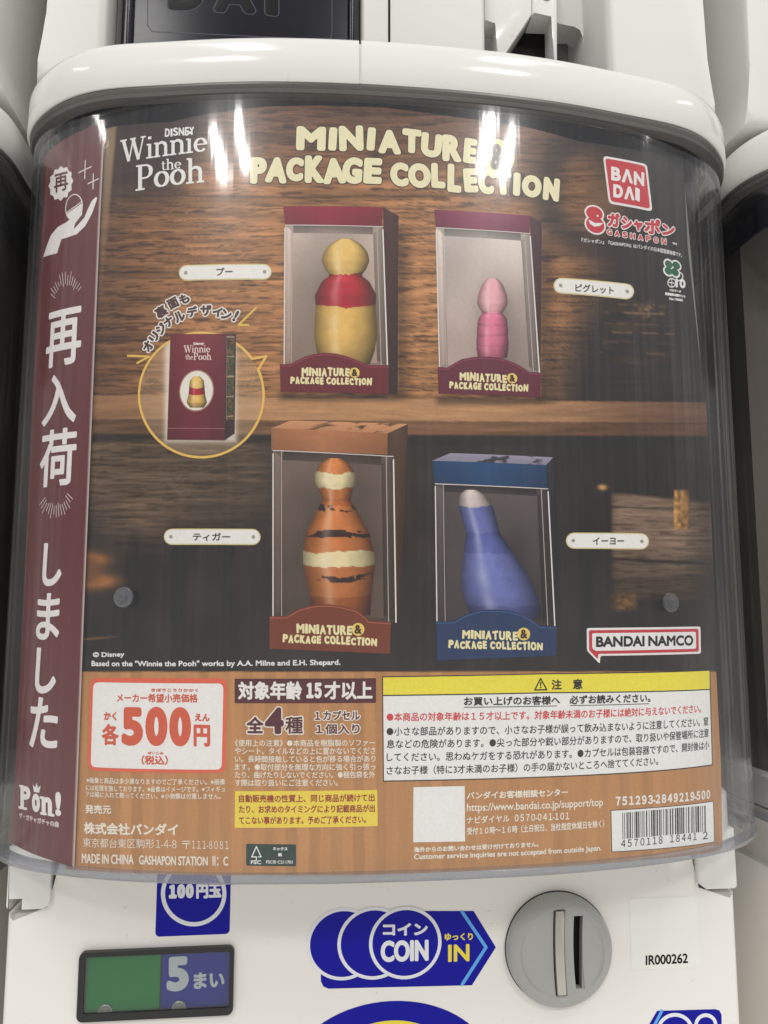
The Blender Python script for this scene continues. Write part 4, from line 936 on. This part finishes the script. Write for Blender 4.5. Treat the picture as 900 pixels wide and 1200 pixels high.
PC(k.build('printed_box_back', co))
k = Ink(CARD); k.disc(230.5, 458, 20.5, (156, 112, 96), A4, 40, 24.5); k.disc(230.5, 458, 19, (214, 208, 196), A4+3e-5, 40, 23)
jar(k, 231, [(441, 3, Y1), (446, 8, Y1), (452, 9, Y1), (456, 9, R1), (464, 10, Y2), (472, 12, Y2), (478, 8, Y2)], A5)
PC(k.build('printed_oval', co))
k = Ink(CARD); serif(k, 'Winnie', (216, 413.5), (246.5, 413), 8.5, (226, 204, 190), A4); serif(k, 'the', (217.5, 421.5), (226.5, 421.5), 6.5, (226, 204, 190), A4); serif(k, 'Pooh', (227, 422), (248, 422), 8.5, (226, 204, 190), A4)
k.text('Disney', (227, 405.5), (239.5, 405), 4, (226, 204, 190), A4, .3); PC(k.build('lettering', co))
k = Ink(CARD)
for c, x_, y_, rt, w_ in (('裏', 189, 365.5, 33, 14), ('面', 203, 355.5, 27, 13), ('も', 216, 350.5, 20, 12), ('オ', 173.6, 406, 62, 12), ('リ', 181, 395, 55, 11), ('ジ', 189, 385.5, 47, 12.5), ('ナ', 198, 377, 38, 12), ('ル', 210.5, 371, 25, 13), ('デ', 225.6, 365.5, 10, 13), ('ザ', 241.5, 364, 0, 13.5), ('イ', 255, 366, -8, 12), ('ン', 265.5, 369, -14, 12), ('!', 276.5, 370.5, -28, 4)):
    h_ = 14 if c == '!' else w_*.98
    k.outlined(c, (x_-w_/2, y_+h_/2), (x_+w_/2, y_+h_/2), h_, (78, 54, 48), (232, 226, 220), A3, .8, 2.3, tilt=rt)
PC(k.build('callout_lettering', card_t))

# --- copyright lines
k = Ink(CARD); k.text('© Disney', (109, 771.8), (146, 771), 7.5, (220, 218, 218), A2, .25); k.text('Based on the "Winnie the Pooh" works by A.A. Milne and E.H. Shepard.', (107.5, 782.5), (399, 781), 8.5, (222, 220, 220), A2, .25)
PC(k.build('copyright_lettering', card_t))
# --- speech-bubble maker mark
k = Ink(CARD); k.poly(rpoly([(687.5, 736), (820.7, 734.2), (821.3, 766), (703.5, 768.6), (702.8, 778), (687.7, 762.5)], 2.5, 4), (236, 230, 228), A1)
k.poly(rpoly([(690, 738.6), (818.2, 736.8), (818.7, 763.5), (700.8, 766.2), (700.5, 772.5), (690.2, 762)], 2, 4), RED, A2); k.poly(rpoly([(693.6, 742), (815, 740.3), (815.4, 760.2), (697.5, 762.8), (693.8, 760)], 2, 4), (236, 232, 230), A3)
bo = PC(k.build('maker_bubble', card_t)); k = Ink(CARD); k.text('BANDAI', (698, 758.3), (755, 757.4), 12.5, (40, 36, 38), A4, .75); k.text('NAMCO', (759, 757.4), (812, 756.6), 12.5, (40, 36, 38), A4, .75); PC(k.build('lettering', bo))

# --- price panel
OR = (216, 92, 66); OT = (202, 84, 58)
k = Ink(CARD); k.poly(rpoly([(106, 794), (266.5, 795), (264.5, 906), (102.5, 903)], 9), OR, A1); k.poly(rpoly([(109.5, 799.5), (262, 801), (259.8, 902), (106.5, 899)], 7), (236, 234, 230), A2)
pp = PC(k.build('price_panel', card_t)); k = Ink(CARD)
k.text('メーカー希望小売価格', (137, 822.8), (232, 823.3), 10.3, OT, A3, .3); k.text('きぼうこうりかかく', (177.5, 810.6), (232.5, 811), 4, OT, A3, .2)
k.text('各', (119.5, 873), (139.5, 873.5), 25, OT, A3, .9); k.text('かく', (122, 844), (137, 844.3), 10, OT, A3, .5)
k.text('5', (142.5, 873.5), (168, 874), 45, OT, A3, 3.0); k.text('0', (170.5, 874), (196.5, 874.4), 46, OT, A3, 3.0); k.text('0', (198.5, 874.4), (224, 874.8), 46, OT, A3, 3.0)
k.text('円', (227, 874.5), (246.5, 875), 25.5, OT, A3, 1.0); k.text('えん', (228.5, 845), (246, 845.3), 9, OT, A3, .5)
k.text('（税込）', (166, 896), (197, 896.4), 11, OT, A3, .4); k.text('ぜいこみ', (173, 884), (192, 884.3), 3.4, OT, A3, .2); PC(k.build('lettering', pp))
LT = (236, 226, 208)
k = Ink(CARD)
for t_, a, b, h_, r_ in (('※画像と商品は多少異なりますのでご了承ください。※画像', (101.5, 917.5), (264, 919.5), 7, .1), ('には処理を施しております。※画像はイメージです。※フィギュ', (101, 926.3), (264, 928), 7, .1), ('アは箱に入れて飾ってください。※小物類は付属しません。', (100.5, 933.8), (259, 936.4), 7, .1),
        ('発売元', (100, 953.3), (130.5, 953.8), 10.5, .3), ('株式会社バンダイ', (98.5, 977), (209, 979), 14, .5), ('東京都台東区駒形', (97.5, 992.5), (181, 994), 11, 0), ('１-４-８', (183, 993.5), (207, 994), 9.5, 0), ('〒', (214, 994.5), (223, 994.7), 9.5, 0), ('１１１-８０８１', (225, 994.3), (268, 995), 9.5, 0),
        ('MADE IN CHINA', (96, 1011.3), (157, 1013), 11.5, .3), ('GASHAPON STATION  Ⅱ：C', (163, 1013), (267.5, 1014.5), 11.5, .3)):
    k.text(t_, a, b, h_, LT, A2, r_, sp=.68 if t_[0] == '１' else 1)
PC(k.build('company_lettering', card_t))
k = Ink(CARD); k.poly(rpoly([(288.5, 988.7), (347, 989.5), (347, 1015), (288.5, 1014.3)], 2), (34, 60, 54), A1); k.ring([(300.5, 1008), (300.5, 1004), (295, 1004), (300.5, 992), (306, 1004), (303, 1004)], .6, (226, 228, 224), A2, closed=False)
fo = PC(k.build('paper_mark', card_t)); k = Ink(CARD); k.text('FSC', (294, 1012.5), (306, 1012.6), 4.5, (226, 228, 224), A2, .2); k.text('FSC® C211701', (312, 1011.8), (343, 1012.2), 4, (226, 228, 224), A2, .08); k.text('ミックス', (320, 996.5), (337, 996.7), 4, (226, 228, 224), A2, .2); k.text('紙', (326, 1003.5), (330.5, 1003.5), 4.2, (226, 228, 224), A2, .2); PC(k.build('lettering', fo))
# --- age banner, contents, cautions
MR = (84, 34, 46)
k = Ink(CARD); k.poly([(275, 795.3), (440.6, 794.8), (440.6, 823.6), (275, 824)], MR, A1); ab = PC(k.build('age_banner', card_t)); k = Ink(CARD)
k.text('対象年齢', (279, 820), (354, 820), 21.5, (238, 234, 230), A2, .75); k.text('１５', (359, 818.5), (377, 818.5), 18.5, (238, 234, 230), A2, 1.2, sp=.66); k.text('才以上', (380, 820), (436.5, 819.6), 21.5, (238, 234, 230), A2, .75); PC(k.build('lettering', ab))
k = Ink(CARD)
for t_, a, b, h_, r_, e_ in (('全', (289, 859.3), (309, 859.4), 19.5, .7, 2.2), ('4', (310.5, 860), (332.5, 860), 31, 2.0, 3.4), ('種', (334.5, 859.8), (355, 859.8), 20, .5, 2.0), ('１カプセル', (369, 844), (422, 843.6), 11, .35, 1.5), ('１個入り', (370, 860.3), (421.5, 860), 12, .35, 1.5)):
    k.outlined(t_, a, b, h_, MR, (236, 226, 212), A3, r_, e_)
PC(k.build('contents_lettering', card_t))
k = Ink(CARD)
for i, (t_, xe) in enumerate((('《使用上の注意》●本商品を樹脂製のソファー', 439.5), ('やシート、タイルなどの上に置かないでくださ', 440), ('い。長時間接触していると色が移る場合があり', 440), ('ます。●取付部分を無理な方向に強く引っ張っ', 440), ('たり、曲げたりしないでください。●梱包袋を外', 439.5), ('す際は取り扱いにご注意ください。', 396))):
    yb = (874.6, 883.9, 893.3, 902.7, 911.8, 921.2)[i]; k.text(t_, (275.3, yb), (xe, yb-.3), 8.2, LT, A2, .12)
PC(k.build('usage_lettering', card_t))
k = Ink(CARD); k.poly([(275.5, 927), (442, 925.6), (442.6, 968), (275, 970)], (240, 214, 66), A1); yo = PC(k.build('yellow_notice', card_t)); k = Ink(CARD)
for t_, yb, xe in (('自動販売機の性質上、同じ商品が続けて出', 940.3, 439), ('たり、お求めのタイミングにより記載商品が出', 952.8, 439.3), ('てこない事があります。予めご了承ください。', 965.8, 429)): k.text(t_, (280, yb), (xe, yb-1.2), 9.2, (150, 48, 30), A2, .2)
PC(k.build('lettering', yo))
k = Ink(CARD); k.poly([(447.8, 792.6), (640, 789), (832, 784.8), (835.2, 896.8), (640, 911), (448.8, 916)], (52, 44, 40), A1)
k.poly([(449, 815.6), (640, 812.3), (831.3, 808.4), (834, 895.6), (640, 909.7), (450, 914.6)], (234, 233, 230), A2); k.poly([(449, 793.8), (640, 790.2), (831, 786), (831.3, 807.4), (640, 811.2), (449, 814.5)], (246, 230, 60), A2+2e-5)
k.poly([(448.8, 814.3), (640, 811), (831.4, 807.2), (831.4, 808.5), (640, 812.4), (448.8, 815.7)], (52, 44, 40), A2+3e-5)
wo = PC(k.build('warning_panel', card_t)); DK = (46, 42, 42); k = Ink(CARD)
k.ring([(626.5, 808.5), (640.5, 808.2), (633.3, 795)], .8, DK, A3+2e-5); k.text('!', (632.4, 806.5), (634.4, 806.5), 7.5, DK, A3+2e-5, .3)
k.text('注', (646, 808.3), (658, 808), 12, DK, A3+2e-5, .4); k.text('意', (671, 807.8), (682.5, 807.5), 12, DK, A3+2e-5, .4)
k.text('お買い上げのお客様へ　必ずお読みください。', (543.5, 827), (762, 822.8), 10.5, DK, A3, .35); k.ring([(543.5, 828.8), (652, 827.2)], .4, DK, A3, closed=False); k.ring([(668, 826.8), (760, 824.6)], .4, DK, A3, closed=False)
k.text('●本商品の対象年齢は１５才以上です。対象年齢未満のお子様には絶対に与えないでください。', (453, 845.3), (821, 835.2), 10.3, (204, 60, 66), A3, .2)
for t_, ya, xe, ye in (('●小さな部品がありますので、小さなお子様が誤って飲み込まないように注意してください。窒', 862.2, 829.5, 850), ('息などの危険があります。●尖った部分や鋭い部分がありますので、取り扱いや保管場所に注意', 877, 830, 863.7), ('してください。思わぬケガをする恐れがあります。●カプセルは包装容器ですので、開封後は小', 892.3, 830.5, 878), ('さなお子様（特に3才未満のお子様）の手の届かないところへ捨ててください。', 908, 771, 896.5)):
    k.text(t_, (453, ya), (xe, ye), 10.3, DK, A3, .12)
PC(k.build('lettering', wo))
# --- customer line, blank square where the photo has a pattern code, bar code
k = Ink(CARD); k.poly([(484.5, 922.5), (544.5, 921), (545, 986), (484.2, 987)], (234, 233, 230), A1); PC(k.build('white_square', card_t))
k = Ink(CARD)
for t_, a, b, h_, r_ in (('バンダイお客様相談センター', (547, 936.8), (665.5, 932.6), 9, .3), ('https://www.bandai.co.jp/support/top', (547, 953.5), (706.5, 947), 12, .2), ('ナビダイヤル', (547, 965.5), (597, 963.3), 9, .2), ('０５７０-０４１-１０１', (603, 962.8), (667, 960.2), 8.5, .25), ('受付１０時〜１６時（土日祝日、当社指定休業日を除く）', (547, 978.5), (708, 969.5), 9, .2), ('海外からのお問い合わせは受け付けておりません。', (485, 999), (631, 992.3), 6.5, .25), ('Customer service inquiries are not accepted from outside Japan.', (485, 1009), (704.5, 998.5), 8.5, .25)):
    k.text(t_, a, b, h_, LT, A2, r_, sp=.68 if t_[0] == '０' else 1)
k.text('７５１２９３-２８４９２１９-５００', (721, 944.2), (832, 936), 10.8, (240, 234, 224), A2, .6, sp=.66); PC(k.build('customer_lettering', card_t))
k = Ink(CARD); k.poly([(715.4, 949.2), (836, 938.4), (837.5, 986.8), (716.4, 998.6)], (60, 50, 44), A1); k.poly([(716.2, 950), (835.2, 939.3), (836.6, 986.2), (717.2, 997.7)], (236, 235, 232), A2)
bc = PC(k.build('bar_code_panel', card_t)); k = Ink(CARD); x = 729.0
while x < 827:
    w_ = random.choice((.75, .75, 1.4, 1.4, 2.1)); t0 = (x-716)/119; t1 = (x+w_-716)/119
    yt = lambda t: 953.6-10.6*t
    yb_ = lambda t: 984.3-10.6*t
    k.poly([(x, yt(t0)), (x+w_, yt(t1)), (x+w_+.3, yb_(t1)), (x+.3, yb_(t0))], (40, 36, 38), A3); x += w_+random.choice((.8, .8, 1.4, 1.9))
PC(k.build('bars', bc)); k = Ink(CARD); k.text('４５７０１１８', (727.6, 993), (776, 988.4), 8.8, (48, 44, 44), A3, .1, sp=.75); k.text('１８４４１', (785, 987.3), (816, 984.3), 8.8, (48, 44, 44), A3, .1, sp=.75); k.text('２', (823, 983.6), (829, 983), 8.8, (48, 44, 44), A3, .1); PC(k.build('lettering', bc))

# ================================================================== the dark red restock strip standing in front of the card's left side
STR = Curved(-.0024)
strip_t = thing('restock_strip', 'tall dark red paper strip with white writing at the left of the clear case', 'banner', (-.13, .03, .008)); INVS = Matrix.Translation((.13, -.03, -.008))
def PS(o): o.matrix_parent_inverse = INVS if o.parent is strip_t else Matrix.Identity(4); return o
SX = float(STR.st(99, 700)[0]); 
rp_ = np.array([(123, 142), (117, 260), (108, 480), (99, 700), (92.5, 870), (87, 1016)], float); lp_ = np.array([(52, 184), (50, 230), (41, 400), (28, 700), (18, 900), (9, 984)], float)
rs2, rz2 = STR.st(*rp_.T); ls2, lz2 = STR.st(*lp_.T)
nv = 120; V_ = np.linspace(0, 1, nv+1); zR = rz2[0]+(rz2[-1]-rz2[0])*V_; zL = lz2[0]+(lz2[-1]-lz2[0])*V_
sR = np.interp(zR, rz2[::-1], rs2[::-1]); sLL = np.interp(zL, lz2[::-1], ls2[::-1])
nu = 30; U_ = np.linspace(0, 1, nu+1); ss = sLL[:, None]*(1-U_)+sR[:, None]*U_; zz = zL[:, None]*(1-U_)+zR[:, None]*U_
k = Ink(STR); F = [[j*(nu+1)+i, j*(nu+1)+i+1, (j+1)*(nu+1)+i+1, (j+1)*(nu+1)+i] for j in range(nv) for i in range(nu)]
cc = np.array((101, 52, 55.))*(1+.05*(fbm(ss*900, zz*12, 61)-.5))[..., None]; cc[:, -1] = (196, 180, 176)
k.raw(ss.ravel(), zz.ravel(), 0, pcol(cc).reshape(-1, 3), F); PS(k.build('strip_sheet', strip_t))
SW = (228, 222, 220); k = Ink(STR)
for c, x0_, x1_, y0_, y1_, r_ in (('再', 54.5, 96.4, 363, 429, 1.5), ('入', 50, 91, 439, 497.5, 1.5), ('荷', 47, 90, 503, 570, 1.3), ('し', 50, 73.5, 636, 687, 1.7), ('ま', 43, 71, 695, 750, 1.4), ('し', 41.5, 67, 759, 813, 1.7), ('た', 35, 69, 817, 877, 1.5)):
    sl = .16 if y1_ < 600 else .02
    if y0_ > 690: sl = -.03
    m_ = (x1_-x0_)*sl/2
    k.text(c, (x0_, y1_+m_), (x1_, y1_-m_), y1_-y0_, SW, A2, r_, flat=True)
PS(k.build('lettering', strip_t))
k = Ink(STR); c0_ = np.array((71.5, 215.0)); n = 12
st_pts = []
for i in range(n*4):
    a = 2*math.pi*i/(n*4); r = 1+.075*math.cos(n*a); st_pts.append((c0_[0]+13.5*r*math.cos(a), c0_[1]+19*r*math.sin(a)-3*math.cos(a)))
k.poly(st_pts, SW, A1); so = PS(k.build('scalloped_badge', strip_t)); k = Ink(STR); k.text('再', (63.5, 227), (80.5, 222.5), 22, (96, 52, 52), A2, .6); PS(k.build('lettering', so))
k = Ink(STR)
for x_, y_, a in ((100, 199, 8), (109.5, 212.5, 6.5)):
    k.ring([(x_-a, y_+a*.45), (x_+a*.9, y_-a*.45)], .7, SW, A1, closed=False); k.ring([(x_, y_-a*1.35), (x_-.5, y_+a*1.35)], .7, SW, A1+4e-6, closed=False)
k.poly([(50.7, 301.5), (55, 288), (60, 275.5), (68, 266), (78, 260.5), (84, 255.5), (91, 251), (96.5, 247), (96, 252), (88, 262), (86.5, 268.5), (92, 263), (99, 255), (103.5, 244), (108, 235), (113, 230.5), (114, 233), (108, 250), (100, 265), (90, 274.5), (80, 278), (72, 280.5), (67, 297)], SW, A1)
k.ring([(87+9.8*math.cos(a), 243+15*math.sin(a)-1.5*math.cos(a)) for a in np.linspace(0, 2*math.pi, 32, endpoint=False)], .7, SW, A2); k.ring([(78, 250), (84, 245), (90, 241), (96.5, 236)], .7, SW, A2+4e-6, closed=False)
k.poly([(78.3, 251), (84.5, 246.5), (90.5, 242.5), (96.6, 238), (96, 247), (91, 253), (84, 257), (80, 255)], SW, A2+1e-5)
PS(k.build('hand_and_capsule_drawing', strip_t))
for nm, cx_, cy2, a0, a1, flip in (('ray_drawing', 77, 360, -2.55, -.62, 1), ('ray_drawing', 66, 566, .62, 2.52, 1)):
    k = Ink(STR)
    for i, a in enumerate(np.linspace(a0, a1, 15)):
        r0 = 26+random.uniform(-2, 3); r1 = 38+random.uniform(-4, 4); sx_ = .62
        k.ring([(cx_+r0*sx_*math.cos(a), cy2+r0*math.sin(a)-3*math.cos(a)), (cx_+r1*sx_*math.cos(a), cy2+r1*math.sin(a)-4*math.cos(a))], .45, (206, 190, 186), A1, closed=False)
    PS(k.build(nm, strip_t))
k = Ink(STR)
for c, x0_, x1_, y0_, y1_ in (('P', 23.5, 36.5, 921, 946.5), ('o', 37, 47.5, 930, 951.5), ('n', 48.5, 61.5, 934, 954), ('!', 64.5, 72, 928, 956)):
    k.text(c, (x0_, y1_-1), (x1_, y1_+1.2), y1_-y0_, SW, A1, 1.7)
for a, b in (((22.5, 946), (31, 947.8)), ((23.5, 921), (28, 922)), ((48, 953), (54, 954)), ((57, 954.5), (63, 955.5)), ((47.5, 934.5), (51, 935))): k.ring([a, b], 1.5, SW, A1+1.5e-5, closed=False)
k.poly([(40, 928), (38.5, 919), (41.5, 923), (43, 917), (44.8, 923.5), (47.8, 920.5), (46, 929)], SW, A1)
k.text('ザ・ガチャガチャの森', (22.5, 958.5), (69.5, 970), 7, (200, 184, 180), A1, .3); PS(k.build('shop_lettering', strip_t))
